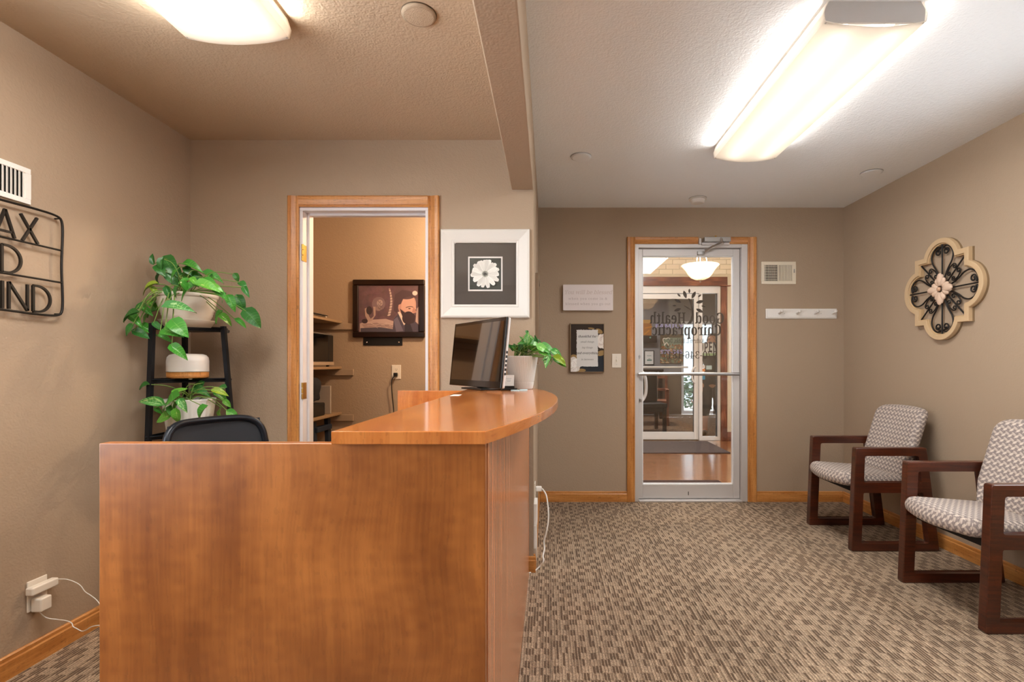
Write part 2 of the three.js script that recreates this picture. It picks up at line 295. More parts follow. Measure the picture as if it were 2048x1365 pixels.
// ------------------------------------------------------------------ ceiling lamps
function fixture(x0, x1, z0, z1, yTop, label, power, tubes, glow, side) {
  const cx = (x0 + x1) / 2, w = x1 - x0, L = Math.abs(z1 - z0), f = thing('ceiling_light', label, 'ceiling light', [cx, yTop, (z0 + z1) / 2]);
  f.userData.group = 'long wraparound ceiling lights';
  const tray = [[-w * .4, 0], [w * .4, 0], [w * .46, -.03], [w * .455, -.05], [-w * .455, -.05], [-w * .46, -.03]];
  for (const s of [-1, 1]) { const g = extr(poly([[-w * .44, 0], [w * .44, 0], [w * .485, -.028], [w * .475, -.076], [-w * .475, -.076], [-w * .485, -.028]]), .008); g.translate(0, 0, s > 0 ? L / 2 - .014 : -L / 2 + .006); mesh('end_cap', g, M.alu, f, { label: 'grey metal end cap' }); }
  mesh('housing', bx(-w * .38, w * .38, -.022, 0, -L / 2 + .02, L / 2 - .02, .003), M.white, f);
  for (let k = 0; k < tubes; k++) { const x = (k - (tubes - 1) / 2) * w * .92 / tubes; const m = mesh('lamp_tube', rod(V3(x, -.05, -L / 2 + .04), V3(x, -.05, L / 2 - .04), .0125, .0125, 16), new THREE.MeshStandardMaterial({ color: '#ffffff', emissive: LAMP, emissiveIntensity: glow }), f); m.castShadow = false; }
  // prismatic wraparound lens: bowed underneath, turned up at the sides
  const prof = []; const hw = w / 2;
  prof.push([-hw * .93, -.004], [-hw, -.045], [-hw * .985, -.064]);
  for (let i = 0; i <= 40; i++) { const t = -1 + i / 20; prof.push([hw * .97 * t, -.074 - .022 * (1 - t * t)]); }
  prof.push([hw * .985, -.064], [hw, -.045], [hw * .93, -.004]);
  const inner = prof.map(([x, y]) => [x * .99, y + .0022]).reverse();
  const lg = extr(poly(prof.concat(inner)), L - .004); lg.translate(0, 0, -(L - .004) / 2);
  const lens = mesh('lens', lg, M.lens, f); lens.castShadow = false;
  const a = new THREE.RectAreaLight(LAMP, power, w * .96, L * .97); a.position.set(0, -.108, 0); a.rotation.x = -Math.PI / 2; f.add(a); a.name = 'area_light';
  for (const s of [-1, 1]) { const b = new THREE.RectAreaLight(LAMP, side, L * .97, .055); b.position.set(s * (w / 2 + .004), -.036, 0); f.add(b); b.lookAt(f.position.x + s * 5, f.position.y + 1.2, f.position.z); b.name = 'side_area_light'; }
  return f;
}
fixture(.983, 1.355, -3.04, -1.82, HR, 'long wraparound ceiling light on the white ceiling', 11, 2, 2.2, 5.5);
fixture(-1.289, -.913, -1.82, -.6, HL, 'long wraparound ceiling light on the taupe ceiling', 10.5, 4, 1.5, 12);
fixture(.983, 1.355, -1.15, .07, HR, 'long wraparound ceiling light nearer the wall opposite the entrance', 6, 2, 1.4, 14);
{ // small closet lamp out of sight behind the lintel
  const f = thing('closet_lamp', 'round flush lamp on the closet ceiling', 'ceiling light', [-.5, HL, -3.6]);
  mesh('lamp_base', new THREE.CylinderGeometry(.07, .07, .03, 32).translate(0, -.015, 0), M.white, f);
  mesh('globe', new THREE.SphereGeometry(.06, 24, 16).translate(0, -.075, 0), new THREE.MeshStandardMaterial({ color: '#fff', emissive: new THREE.Color(1, .72, .45), emissiveIntensity: 6 }), f);
  const p = new THREE.PointLight(new THREE.Color().setRGB(1, .75, .5), 3.2, 0, 2); p.position.set(0, -.15, 0); p.castShadow = true; p.shadow.radius = 3; f.add(p);
}
// round plates and smoke alarm on the ceilings
for (const [u, v, y, r, mat, label] of [[838, 28, HL, .062, M.ceilTan, 'round taupe cover plate on the taupe ceiling'], [1162, 313, HR, .066, M.ceilWhite, 'round white cover plate near the partition'], [1743, 345, HR, .068, M.ceilWhite, 'round white cover plate near the wall with armchairs']]) {
  const d = F * (y - EYE) / (V0 - v), x = (u - U0) / F * d;
  tag(mesh('cover_plate', lathe([[0, -.012], [r * .8, -.0115], [r * .95, -.008], [r, 0], [0, 0]], 40).translate(x, y, -d), mat, scene), label, 'cover plate');
}
{
  const s = thing('smoke_alarm', 'white smoke alarm above the entrance door', 'smoke alarm', [1.172, HR, -4.0]);
  mesh('base_plate', lathe([[0, -.012], [.068, -.012], [.068, 0], [0, 0]], 40), M.white, s);
  mesh('body', lathe([[0, -.042], [.036, -.042], [.05, -.037], [.056, -.014], [.056, -.012], [0, -.012]], 40), M.white, s);
}

// ------------------------------------------------------------------ reception desk
{
  const d = thing('reception_desk', 'cherry wood reception desk with raised bow-front counter', 'reception desk', [-.112, 0, -.921], -.0045);
  const W = -.70, Z1 = -1.83;                                // local: right face x=0, front face z=0
  const side = { grain: 'y' };
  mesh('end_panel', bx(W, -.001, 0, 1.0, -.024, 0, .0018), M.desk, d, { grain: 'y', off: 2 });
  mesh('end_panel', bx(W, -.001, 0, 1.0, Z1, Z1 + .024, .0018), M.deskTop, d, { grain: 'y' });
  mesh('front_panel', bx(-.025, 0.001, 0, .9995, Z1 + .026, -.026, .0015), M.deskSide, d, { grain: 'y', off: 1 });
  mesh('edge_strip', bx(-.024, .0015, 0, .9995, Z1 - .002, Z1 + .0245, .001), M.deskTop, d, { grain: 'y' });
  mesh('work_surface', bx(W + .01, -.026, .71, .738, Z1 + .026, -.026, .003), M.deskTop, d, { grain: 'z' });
  // counter: straight inner edge, bowed outer edge
  const s = new THREE.Shape(), a = [0, -.012], b = [0, 1.715], sag = .142, c = (b[1] - a[1]), r = (c * c / 4 + sag * sag) / (2 * sag);
  s.moveTo(-.274, a[1]); s.lineTo(0, a[1]);
  for (let i = 1; i <= 48; i++) { const t = i / 48, y = a[1] + c * t, q = y - (a[1] + b[1]) / 2; s.lineTo(Math.sqrt(r * r - q * q) - (r - sag), y); }
  s.lineTo(-.274, b[1]); s.closePath();
  const g = extr(s, .0235, .0016, 2); g.rotateX(-Math.PI / 2); g.translate(0, 1.0, 0);   // shape y -> -z
  mesh('counter_top', g, M.deskTop, d, { grain: 'z', off: 3 });
}
// things on the counter
const CT = 1.0236;
{ // screen
  const m = thing('monitor', 'black glossy desktop screen leaning back on the counter', 'monitor', [-.352, CT, -2.41]);
  const p0 = V3(-.5, 0, -2.62), p1 = V3(-.2, 0, -2.2), dir = p1.clone().sub(p0).normalize();
  const piv = new THREE.Group(); m.rotation.y = -Math.atan2(dir.z, dir.x) ;
  // local x runs from far to near edge, +z faces the seat side
  const s = Math.sin(R(-6)), tilt = g => g.rotateX(R(-6)).translate(0, .012, 0);
  const w = .26, h = .315;
  mesh('bezel', [tilt(bx(-w, w, 0, h, -.004, .004, .003))], M.blackGloss, m);
  mesh('screen', tilt(bx(-w + .018, w - .018, .03, h - .016, .0041, .0052)), new THREE.MeshPhysicalMaterial({ color: '#0c0806', roughness: .06, clearcoat: 1, clearcoatRoughness: .02 }), m);
  mesh('back_shell', tilt(bx(-w + .002, w - .002, .002, h - .002, -.02, -.0042, .006)), M.alu, m, { label: 'silver edge and back shell' });
  for (let k = 0; k < 6; k++) mesh('port', tilt(bx(w - .004, w - .0006, .06 + k * .019, .071 + k * .019, -.017, -.009, .001)), M.black, m);
  mesh('stand', [tilt(bx(-.05, .05, .02, .14, -.035, -.019, .004)), bx(-.07, .13, 0, .008, -.08, .03, .004), bx(-.03, .03, 0, .05, -.06, -.035, .005)], M.black, m);
}
{
  const c = thing('card_holder', 'small black stand holding white cards beside the monitor', 'card holder', [-.182, CT, -2.335]);
  mesh('stand', [bx(-.03, .04, 0, .008, -.03, .03, .003), bx(-.026, .03, .006, .02, .012, .022, .002)], M.black, c);
  const g = bx(-.024, .024, 0, .062, -.003, .003).rotateX(R(-22)).translate(.002, .01, .006); mesh('cards', g, M.paper, c, { label: 'stack of white cards' });
  mesh('card_print', [.044, .036, .030].map((y, k) => bx(-.012 + k * .002, .012 - k * .002, y, y + .0016, .0031, .0034).rotateX(R(-22)).translate(.002, .01, .006)), std('#8b8f96', .8), c);
}
tag(mesh('note_pad', [bx(-.165, -.128, CT, CT + .004, -2.285, -2.255, .001), bx(-.127, -.092, CT, CT + .005, -2.31, -2.265, .001)], std('#b9d3da', .7), scene), 'pale blue slips lying in front of the ribbed pot', 'paper slips');
tag(mesh('adhesive_label', bx(-.367, -.335, CT, CT + .0008, -1.985, -1.915), M.paper, scene), 'small white label stuck to the counter edge by the monitor', 'label');

// ------------------------------------------------------------------ plants
function leafGeo(seed, len = 1, wid = .72, fold = .22, droop = .5) {   // base at origin, grows along +x, up +y
  const nu = 10, nv = 6, pos = [], uv = [], idx = [], r = rng(seed), tw = (r() - .5) * .3;
  for (let i = 0; i <= nu; i++) {
    const t = i / nu, hw = wid / 2 * (Math.pow(Math.sin(Math.PI * Math.pow(t, .58)), .85) + (t < .25 ? .12 * Math.sin(t / .25 * Math.PI) : 0)), a = t * droop, x = len * (t - .07 * Math.sin(Math.PI * Math.min(1, t * 2.2)) * 0), y0 = -len * .5 * droop * t * t + Math.sin(t * 3.1) * .04;
    for (let j = 0; j <= nv; j++) { const s = j / nv * 2 - 1, back = t < .3 ? -.16 * s * s * (1 - t / .3) : 0; pos.push(x + back * len, y0 + Math.abs(s) * hw * fold * 2 + s * tw * t * .2 + Math.sin(t * 9 + s * 2 + seed) * .012, s * hw); uv.push(j / nv, t); }
  }
  for (let i = 0; i < nu; i++) for (let j = 0; j < nv; j++) { const a = i * (nv + 1) + j, b = a + nv + 1; idx.push(a, a + 1, b, b, a + 1, b + 1); }
  const g = new THREE.BufferGeometry(); g.setAttribute('position', new THREE.Float32BufferAttribute(pos, 3)); g.setAttribute('uv', new THREE.Float32BufferAttribute(uv, 2)); g.setIndex(idx); g.computeVertexNormals(); return g;
}
const leaves = [leafGeo(1, 1, .62), leafGeo(2, 1, .55, .3, .7), leafGeo(3, 1, .68, .12, .35), leafGeo(4, 1, .46, .4, .2)];
for (const m of leafMats) m.side = THREE.DoubleSide;
function plantLeaf(parent, base, tip, kind, mat, face, k = 1.2) {   // face: which way the upper side looks
  const d = tip.clone().sub(base), L = d.length(), x = d.clone().normalize(), up = face.clone().addScaledVector(x, -face.dot(x)).normalize(), z = x.clone().cross(up);
  const m = new THREE.Mesh(leaves[kind], leafMats[mat]); m.name = 'leaf'; m.castShadow = m.receiveShadow = true;
  m.matrix.makeBasis(x, up, z); m.quaternion.setFromRotationMatrix(m.matrix); m.scale.setScalar(L * k); m.position.copy(base).sub(parent.position); parent.add(m); return m;
}
function potPlant(parent, root, list, depth, px, seed, spread = .1, lim = {}, arch = .75, size = 1.2) {   // list: base u,v -> tip u,v, leaf colour, depth offset
  const r = rng(seed), stems = [];
  for (const [bu, bv, tu, tv, mat, dd] of list) {
    let d = depth + (dd ?? (r() - .5) * spread); if (lim.xmin) d = Math.min(d, lim.xmin * F / (U0 - Math.min(bu, tu)));
    const b = at(bu, bv, d), t = at(tu, tv, d + (r() - .35) * .05), L = b.distanceTo(t);
    const face = V3((r() - .5) * .5, .55 + r() * .3, .75);
    plantLeaf(parent, b, t, Math.floor(r() * 4), mat, face, size);
    const s = root.clone().add(V3((r() - .5) * .08, 0, (r() - .5) * .08)), mid = s.clone().lerp(b, .55); mid.y = Math.max(s.y, b.y) * arch + mid.y * (1 - arch) + .02 * r(); mid.z += .02;
    stems.push(tube([s, s.clone().lerp(mid, .5).add(V3(0, .012, 0)), mid, b].map(p => p.sub(parent.position)), .0021, 18, 6));
  }
  for (const s of stems) mesh('stem', s, M_stem, parent);
}
const z2 = l => l.map(([a, b, c, d, m, dd]) => [220 + a / 3.329, 490 + b / 3.329, 220 + c / 3.329, 490 + d / 3.329, m, dd]);
// corner stand
const SH = [[1.322, 0], [1.066, .012], [.80, .024]];
{
  const s = thing('plant_stand', 'black metal three-tier corner stand carrying two pots', 'plant stand', [-1.80, 0, -2.55]);
  const leg = [[-1.858, -2.40, -1.875, -2.36], [-1.652, -2.60, -1.55, -2.62], [-1.905, -2.68, -1.925, -2.72]];
  for (const [x, z, xb, zb] of leg) mesh('leg', bar(V3(xb + 1.8, 0, zb + 2.55), V3(x + 1.8, SH[0][0] + .012, z + 2.55), .02, .02), M.blackMetal, s);
  for (const [y, e] of SH) {
    const pts = [[-1.858 - e * .6, -2.40 + e], [-1.652 + e, -2.60], [-1.69 + e, -2.70], [-1.905, -2.71]].map(([x, z]) => [x + 1.8, -(z + 2.55)]);
    const g = extr(poly(pts), .012, .002); g.rotateX(-Math.PI / 2); g.translate(0, y - .012, 0);
    const t = mesh('shelf', g, M.blackMetal, s);
    const rim = []; for (let i = 0; i < 4; i++) { const a = pts[i], b = pts[(i + 1) % 4]; rim.push(bar(V3(a[0], y - .004, -a[1]), V3(b[0], y - .004, -b[1]), .006, .024)); }
    mesh('rim', rim, M.blackMetal, t);
  }
}
function ribs(p, n, amp) { const q = []; for (let i = 0; i < p.length - 1; i++) { const [a, b] = [p[i], p[i + 1]]; for (let k = 0; k < n; k++) { const t = k / n; q.push([a[0] + (b[0] - a[0]) * t + (k % 2 ? amp : 0), a[1] + (b[1] - a[1]) * t]); } } q.push(p[p.length - 1]); return q; }
{
  const c = V3(-1.765, SH[0][0] + .001, -2.5), p = thing('potted_pothos', 'trailing pothos in a white ribbed bowl on top of the stand', 'potted plant', c.toArray()), K = l => l.map(([x, y]) => [x * .9, y]);
  mesh('saucer', lathe(K([[0, 0], [.108, 0], [.128, .03], [.131, .032], [.126, .032], [.106, .006], [0, .006]])), M.bowl, p);
  const prof = [[.088, .008], [.112, .05], [.13, .1], [.136, .142]], rb = ribs(prof, 8, .0026);
  mesh('pot', lathe(K([[0, .008], ...rb, [.144, .143], [.146, .158], [.138, .16], [.132, .15], [.105, .06], [0, .05]])), M.bowl, p);
  mesh('soil', lathe(K([[0, .14], [.131, .138], [.12, .1], [0, .1]])), M.soil, p);
  const L = z2([[365, 92, 425, 185, 1, -.02], [500, 125, 588, 150, 0, .02], [505, 150, 535, 195, 1, .03], [495, 205, 625, 235, 0], [632, 190, 738, 242, 0], [590, 268, 462, 325, 0, -.14], [585, 262, 712, 305, 2, -.16], [305, 262, 210, 300, 4], [275, 285, 322, 342, 4], [375, 285, 402, 358, 1, -.12], [330, 335, 268, 395, 3], [372, 418, 540, 438, 3, -.17], [230, 405, 150, 440, 1], [180, 455, 95, 500, 1], [200, 410, 275, 465, 0], [150, 535, 105, 592, 1], [160, 575, 252, 612, 1], [212, 540, 292, 585, 0], [365, 565, 455, 592, 0, -.18], [420, 510, 500, 592, 0, -.19], [330, 605, 404, 645, 0, -.16], [412, 675, 498, 742, 0, -.18], [790, 345, 825, 425, 0], [848, 345, 888, 428, 1], [905, 440, 992, 535, 1], [745, 450, 705, 512, 0], [735, 470, 805, 522, 2], [838, 500, 900, 548, 0], [828, 195, 855, 240, 1], [868, 250, 902, 280, 1], [895, 285, 915, 332, 1], [440, 215, 492, 265, 1], [415, 265, 482, 285, 0], [385, 195, 445, 262, 1], [318, 140, 355, 195, 1], [290, 125, 282, 65, 1], [350, 95, 330, 160, 1], [620, 240, 700, 290, 0, -.1], [560, 215, 600, 265, 1, 0], [300, 440, 250, 475, 0], [410, 135, 470, 195, 1, 0], [520, 235, 455, 250, 0, -.13], [545, 225, 585, 275, 2, -.15], [480, 250, 520, 300, 0, -.17], [660, 275, 735, 300, 2, -.12], [700, 300, 765, 345, 0, -.1], [440, 180, 400, 235, 0, -.08], [340, 185, 300, 240, 1, -.05], [450, 285, 430, 345, 1, -.15], [255, 385, 320, 430, 2, -.02], [140, 470, 190, 520, 0], [250, 475, 215, 535, 0], [290, 520, 335, 560, 1, -.1], [770, 330, 740, 375, 0, -.02], [680, 215, 640, 260, 1, -.04]]);
  potPlant(p, c.clone().add(V3(0, .15, .02)), L, 2.46, 417, 7, .16, { xmin: 1.9 });
}
{
  const s = thing('diffuser', 'white scent diffuser with wood-look base on the middle shelf', 'diffuser', [-1.775, SH[1][0] + .001, -2.52]); s.scale.set(.86, 1, .86);
  mesh('base', lathe([[0, .006], [.096, .006], [.101, .012], [.1015, .036], [0, .036]]), M.lightWood, s, { grain: 'x', label: 'wood-look base' });
  mesh('cover', lathe([[0, .036], [.1015, .0365], [.1025, .04], [.1025, .09], [.099, .108], [.088, .12], [.07, .125], [0, .127]]), M.ceramicWhite, s);
  for (let k = 0; k < 4; k++) mesh('foot', new THREE.CylinderGeometry(.009, .008, .006, 16).translate(.07 * Math.cos(k * 1.57 + .8), .003, .07 * Math.sin(k * 1.57 + .8)), M.ceramicWhite, s);
}
{
  const c = V3(-1.755, SH[2][0] + .001, -2.5), p = thing('potted_pothos', 'pothos in a fluted white pot on the low shelf', 'potted plant', c.toArray());
  const N = 64, pot = lathe([[0, 0], [.082, 0], [.09, .02], [.108, .165], [.112, .172], [.104, .172], [.098, .16], [0, .15]], 128), q = pot.attributes.position;
  for (let i = 0; i < q.count; i++) { const x = q.getX(i), z = q.getZ(i), rr = Math.hypot(x, z); if (rr > .08 && q.getY(i) < .168) { const k = 1 + .018 * Math.cos(Math.atan2(z, x) * 22); q.setX(i, x * k); q.setZ(i, z * k); } }
  pot.computeVertexNormals(); mesh('pot', pot, M.ceramicWhite, p);
  mesh('soil', lathe([[0, .158], [.1, .156], [.09, .15], [0, .15]]), M.soil, p);
  const L = z2([[345, 1065, 212, 1043, 3, -.1], [445, 1015, 345, 1085, 0, -.14], [465, 1035, 502, 1100, 3, -.14], [405, 1135, 312, 1168, 2, -.12], [255, 930, 200, 958, 1], [640, 1085, 572, 1168, 0, -.2], [690, 970, 775, 1000, 4], [765, 955, 690, 985, 1], [745, 1085, 720, 1130, 2], [785, 1110, 850, 1150, 0], [610, 940, 545, 1000, 1, .06], [560, 960, 640, 985, 1, .04], [620, 920, 565, 970, 1, .06], [300, 1090, 345, 1120, 0], [450, 1060, 420, 1110, 3, -.12], [420, 990, 500, 955, 2, -.08], [440, 1100, 450, 1180, 2, -.14], [400, 1080, 415, 1140, 0, -.13], [760, 1040, 800, 1075, 2], [700, 985, 780, 1035, 0]]);
  potPlant(p, c.clone().add(V3(0, .165, .02)), L, 2.46, 417, 9, .1, { xmin: 1.9 });
}
{
  const c = V3(-.126, CT, -2.43), p = thing('potted_pothos', 'young pothos in a fine-ribbed white pot on the counter', 'potted plant', c.toArray());
  const pot = lathe([[0, .0], [.05, 0], [.053, .004], [.0585, .0335], [.0565, .034], [.0565, .0365], [.059, .037], [.0765, .148], [.0785, .156], [.0735, .157], [.07, .148], [0, .14]], 180), q = pot.attributes.position;
  for (let i = 0; i < q.count; i++) { const x = q.getX(i), z = q.getZ(i), y = q.getY(i), rr = Math.hypot(x, z); if (rr > .049 && y < .15 && y > .003) { const k = 1 + .012 * (Math.cos(Math.atan2(z, x) * 60) > 0 ? 1 : -1); q.setX(i, x * k); q.setZ(i, z * k); } }
  pot.computeVertexNormals(); mesh('pot', pot, M.ceramicWhite, p);
  mesh('soil', lathe([[0, .146], [.071, .145], [.06, .14], [0, .14]]), M.soil, p);
  const z7 = l => l.map(([a, b, e, d, m, dd]) => [1010 + a / 9.1, 640 + b / 9.1, 1010 + e / 9.1, 640 + d / 9.1, m, dd]);
  potPlant(p, c.clone().add(V3(0, .14, 0)), z7([[110, 520, 40, 462, 1, 0], [115, 490, 130, 545, 1, 0], [205, 555, 140, 490, 1, 0], [235, 560, 200, 480, 1, .02], [240, 480, 235, 560, 0, 0], [340, 440, 260, 440, 0, -.03], [330, 400, 265, 400, 3, .02], [310, 380, 290, 325, 0, .03], [410, 450, 405, 290, 3, -.02], [440, 440, 445, 310, 3, .02], [390, 500, 385, 585, 1, 0], [430, 540, 520, 560, 1, 0], [450, 560, 520, 540, 1, -.03], [480, 450, 600, 470, 0, -.04], [540, 470, 660, 500, 2, -.06], [600, 480, 745, 560, 2, -.07], [660, 480, 845, 575, 0, -.05], [640, 570, 790, 640, 2, -.06], [860, 570, 1000, 650, 3, -.05], [780, 650, 845, 750, 3, -.08], [810, 670, 745, 810, 3, -.08], [770, 690, 705, 722, 3, -.07], [900, 690, 1060, 800, 4, -.07], [900, 690, 1050, 795, 2, -.05], [560, 430, 550, 330, 1, .03], [570, 380, 630, 390, 1, .05], [370, 470, 330, 440, 1, .02], [180, 560, 165, 470, 0, -.02], [290, 560, 285, 430, 1, -.02], [350, 540, 360, 380, 0, .0], [470, 520, 490, 400, 0, -.03], [540, 560, 560, 450, 2, -.05], [700, 560, 800, 590, 0, -.06], [390, 250, 400, 205, 1, .02]]), 2.43, 420, 15, .08, {}, .15, 1.5);
}

// ------------------------------------------------------------------ office chair behind the desk
{
  const c = thing('office_chair', 'black mesh-back office chair behind the reception desk', 'office chair', [-1.02, 0, -1.83], R(65));
  // local: sitter faces +z ; backrest at z=-.2
  const w = .2, zb = -.2, top = .93, bot = .52, curve = (x, y) => zb - .05 * (1 - (x / w) * (x / w)) - (y - bot) * .12;
  const loop = []; for (let i = 0; i < 36; i++) { const a = i / 36 * Math.PI * 2, cx = Math.sign(Math.cos(a)) * Math.pow(Math.abs(Math.cos(a)), .38), sy = Math.sign(Math.sin(a)) * Math.pow(Math.abs(Math.sin(a)), .38); const x = w * cx * (sy > 0 ? .93 : 1), y = (top + bot) / 2 + (top - bot) / 2 * sy; loop.push(V3(x, y, curve(x, y))); }
  mesh('back_frame', tube(loop, .013, 120, 10, true), M.blackMetal, c);
  const g = new THREE.PlaneGeometry(2, 2, 24, 24), q = g.attributes.position;
  for (let i = 0; i < q.count; i++) { const sy = q.getY(i), x = q.getX(i) * w * .95 * (sy > 0 ? 1 - .05 * sy : 1) * (Math.abs(sy) > .9 ? .96 : 1), y = (top + bot) / 2 + sy * (top - bot) / 2 * .97; q.setXYZ(i, x, y, curve(x, y)); }
  g.computeVertexNormals(); mesh('back_mesh', g, new THREE.MeshPhysicalMaterial({ color: '#20252d', roughness: .8, transmission: .3, thickness: 0, side: THREE.DoubleSide }), c);
  mesh('lumbar_support', bx(-.13, .13, .64, .76, zb - .085, zb - .072, .006), M.blackMetal, c);
  mesh('back_post', [bar(V3(0, .42, -.16), V3(0, .7, zb - .075), .06, .02), bar(V3(0, .42, -.18), V3(0, .42, 0), .06, .02)], M.blackMetal, c);
  mesh('seat', bx(-.23, .23, .43, .5, -.2, .25, .03, 4), M.cloth, c);
  for (const s of [-1, 1]) mesh('armrest', [bar(V3(s * .25, .45, 0), V3(s * .25, .66, 0), .03, .05), bx(s * .25 - .035, s * .25 + .035, .66, .69, -.12, .12, .012)], M.black, c);
  mesh('gas_lift', rod(V3(0, .09, 0), V3(0, .43, 0), .025), M.blackMetal, c);
  for (let k = 0; k < 5; k++) { const a = k / 5 * Math.PI * 2, e = V3(Math.cos(a) * .28, .07, Math.sin(a) * .28); const l = mesh('base_leg', bar(V3(0, .1, 0), e, .04, .03), M.black, c); mesh('caster', new THREE.CylinderGeometry(.028, .028, .03, 20).rotateX(Math.PI / 2).translate(e.x, .028, e.z), M.black, l); }
}

// ------------------------------------------------------------------ things on the taupe walls, reception side
{ // word sign on the left wall: rods and letters
  const X = XL + .022, s = thing('word_sign', 'black metal word sign reading relax and unwind', 'wall sign', [X, 1.532, -1.763]);
  const H = .194, W = .278, r = .0045, P = (z, y) => V3(0, y, -z);       // z: towards the room's far end
  const rr = .012, fr = [];
  mesh('sign_frame', tube([P(W - rr, H), P(W, H - rr), P(W, 0), P(W, -H + rr), P(W - rr, -H), P(0, -H), P(-W + rr, -H), P(-W, -H + rr), P(-W, 0), P(-W, H - rr), P(-W + rr, H), P(0, H)], r, 200, 8, true), M.iron, s);
  for (const y of [.064, -.064]) mesh('cross_bar', rod(P(-W, y), P(W, y), r * .85), M.iron, s);
  for (const [z, y] of [[W, H], [-W, H], [W, -H], [-W, -H]]) mesh('standoff', rod(V3(0, y * .98, -z * .98), V3(-.022, y * .98, -z * .98), .003), M.iron, s);
  const h = .098, b = .008;                                            // letter height, stroke
  const st = (a, c) => bar(P(...a), P(...c), b, b);
  const arc = (cx, cy, rx, ry, a0, a1, n = 18) => { const p = []; for (let i = 0; i <= n; i++) { const a = R(a0 + (a1 - a0) * i / n); p.push(P(cx + rx * Math.cos(a), cy + ry * Math.sin(a))); } const o = []; for (let i = 0; i < n; i++) o.push(bar(p[i], p[i + 1].clone().lerp(p[i], -.06), b, b)); return o; };
  const glyph = {
    R: [.056, w => [st([0, 0], [0, h]), ...arc(.02, h * .72, w - .02, h * .28, 90, -90), st([0, h], [.02, h]), st([0, h * .44], [.02, h * .44]), st([.022, h * .44], [w, 0])]],
    E: [.05, w => [st([0, 0], [0, h]), st([0, h], [w, h]), st([0, h * .4], [w * .9, h * .4]), st([0, 0], [w, 0])]],
    L: [.046, w => [st([0, 0], [0, h]), st([0, 0], [w, 0])]],
    A: [.066, w => [st([0, 0], [w / 2, h]), st([w / 2, h], [w, 0]), st([w * .12, h * .2], [w * .88, h * .2])]],
    X: [.064, w => [st([0, h], [w, 0]), st([w * .1, 0], [w * .95, h])]],
    N: [.066, w => [st([0, 0], [0, h]), st([0, h], [w, 0]), st([w, 0], [w, h])]],
    D: [.066, w => [st([0, 0], [0, h]), ...arc(.016, h / 2, w - .016, h / 2, 90, -90), st([0, h], [.016, h]), st([0, 0], [.016, 0])]],
    U: [.062, w => [st([0, h], [0, h * .3]), ...arc(w / 2, h * .3, w / 2, h * .3, 180, 360), st([w, h * .3], [w, h])]],
    W: [.096, w => [st([0, h], [w * .25, 0]), st([w * .25, 0], [w / 2, h]), st([w / 2, h], [w * .75, 0]), st([w * .75, 0], [w, h])]],
    I: [.001, w => [st([0, 0], [0, h])]],
  };
  const gap = .021;
  [['RELAX', .068], ['AND', -.06], ['UNWIND', -.19]].forEach(([word, y0]) => {
    let tot = -gap; for (const ch of word) tot += glyph[ch][0] + gap; let x = -tot / 2;
    for (const ch of word) { const [w, f] = glyph[ch]; mesh('letter', f(w).map(g => g.translate(0, y0, -x)), M.iron, s); x += w + gap; }
  });
}
function grille(name, label, w, h, mat, place, opts) {     // local: faces +z, centre at origin
  const g = thing(name, label, 'air vent', place.pos, place.turn), b = opts.border;
  mesh('frame', [bx(-w / 2, w / 2, h / 2 - b, h / 2, 0, .008, .002), bx(-w / 2, w / 2, -h / 2, -h / 2 + b, 0, .008, .002), bx(-w / 2, -w / 2 + b, -h / 2 + b, h / 2 - b, 0, .008), bx(w / 2 - b, w / 2, -h / 2 + b, h / 2 - b, 0, .008)], mat, g);
  mesh('duct', bx(-w / 2 + b, w / 2 - b, -h / 2 + b, h / 2 - b, .0005, .0012), M.slot, g);
  return g;
}
{ // left wall vent
  const w = .36, h = .135, g = grille('wall_vent', 'white slatted air vent above the metal word sign', w, h, M.white, { pos: [XL + .001, 1.812, -1.754], turn: Math.PI / 2 }, { border: .02 });
  for (let k = 0; k < 22; k++) { const x = -w / 2 + .03 + k * .0145; const s = bx(-.0062, .0062, -h / 2 + .02, h / 2 - .02, -.0007, .0007).rotateY(R(28)).translate(x, 0, .005); mesh('slat', s, M.white, g); }
}
{ // back wall register
  const w = .286, h = .187, c = at(1556.5, 546.5, 4.24), g = grille('air_register', 'cream two-bank air register right of the entrance door', w, h, M.cream, { pos: [c.x, c.y, ZB + .001], turn: 0 }, { border: .027 });
  mesh('divider', bx(-.006, .003, -h / 2 + .027, h / 2 - .027, .001, .008), M.cream, g);
  for (let k = 0; k < 9; k++) { mesh('slat', bx(-.0015, .0015, -h / 2 + .027, h / 2 - .027, 0, .009).rotateY(R(-8)).translate(-.108 + k * .0122, 0, .001), M.cream, g); mesh('slat', bx(-.0052, .0052, -h / 2 + .027, h / 2 - .027, -.0006, .0006).rotateY(R(12)).translate(.012 + k * .0125, 0, .0062), M.cream, g); }
  for (let k = 0; k < 6; k++) mesh('cross_vane', bx(-.114, -.007, -.0012, .0012, .0013, .0024).translate(0, -.055 + k * .022, 0), M.cream, g);
  mesh('lever', bx(.124, .128, 0, .03, .007, .02, .001), M.steel, g);
}
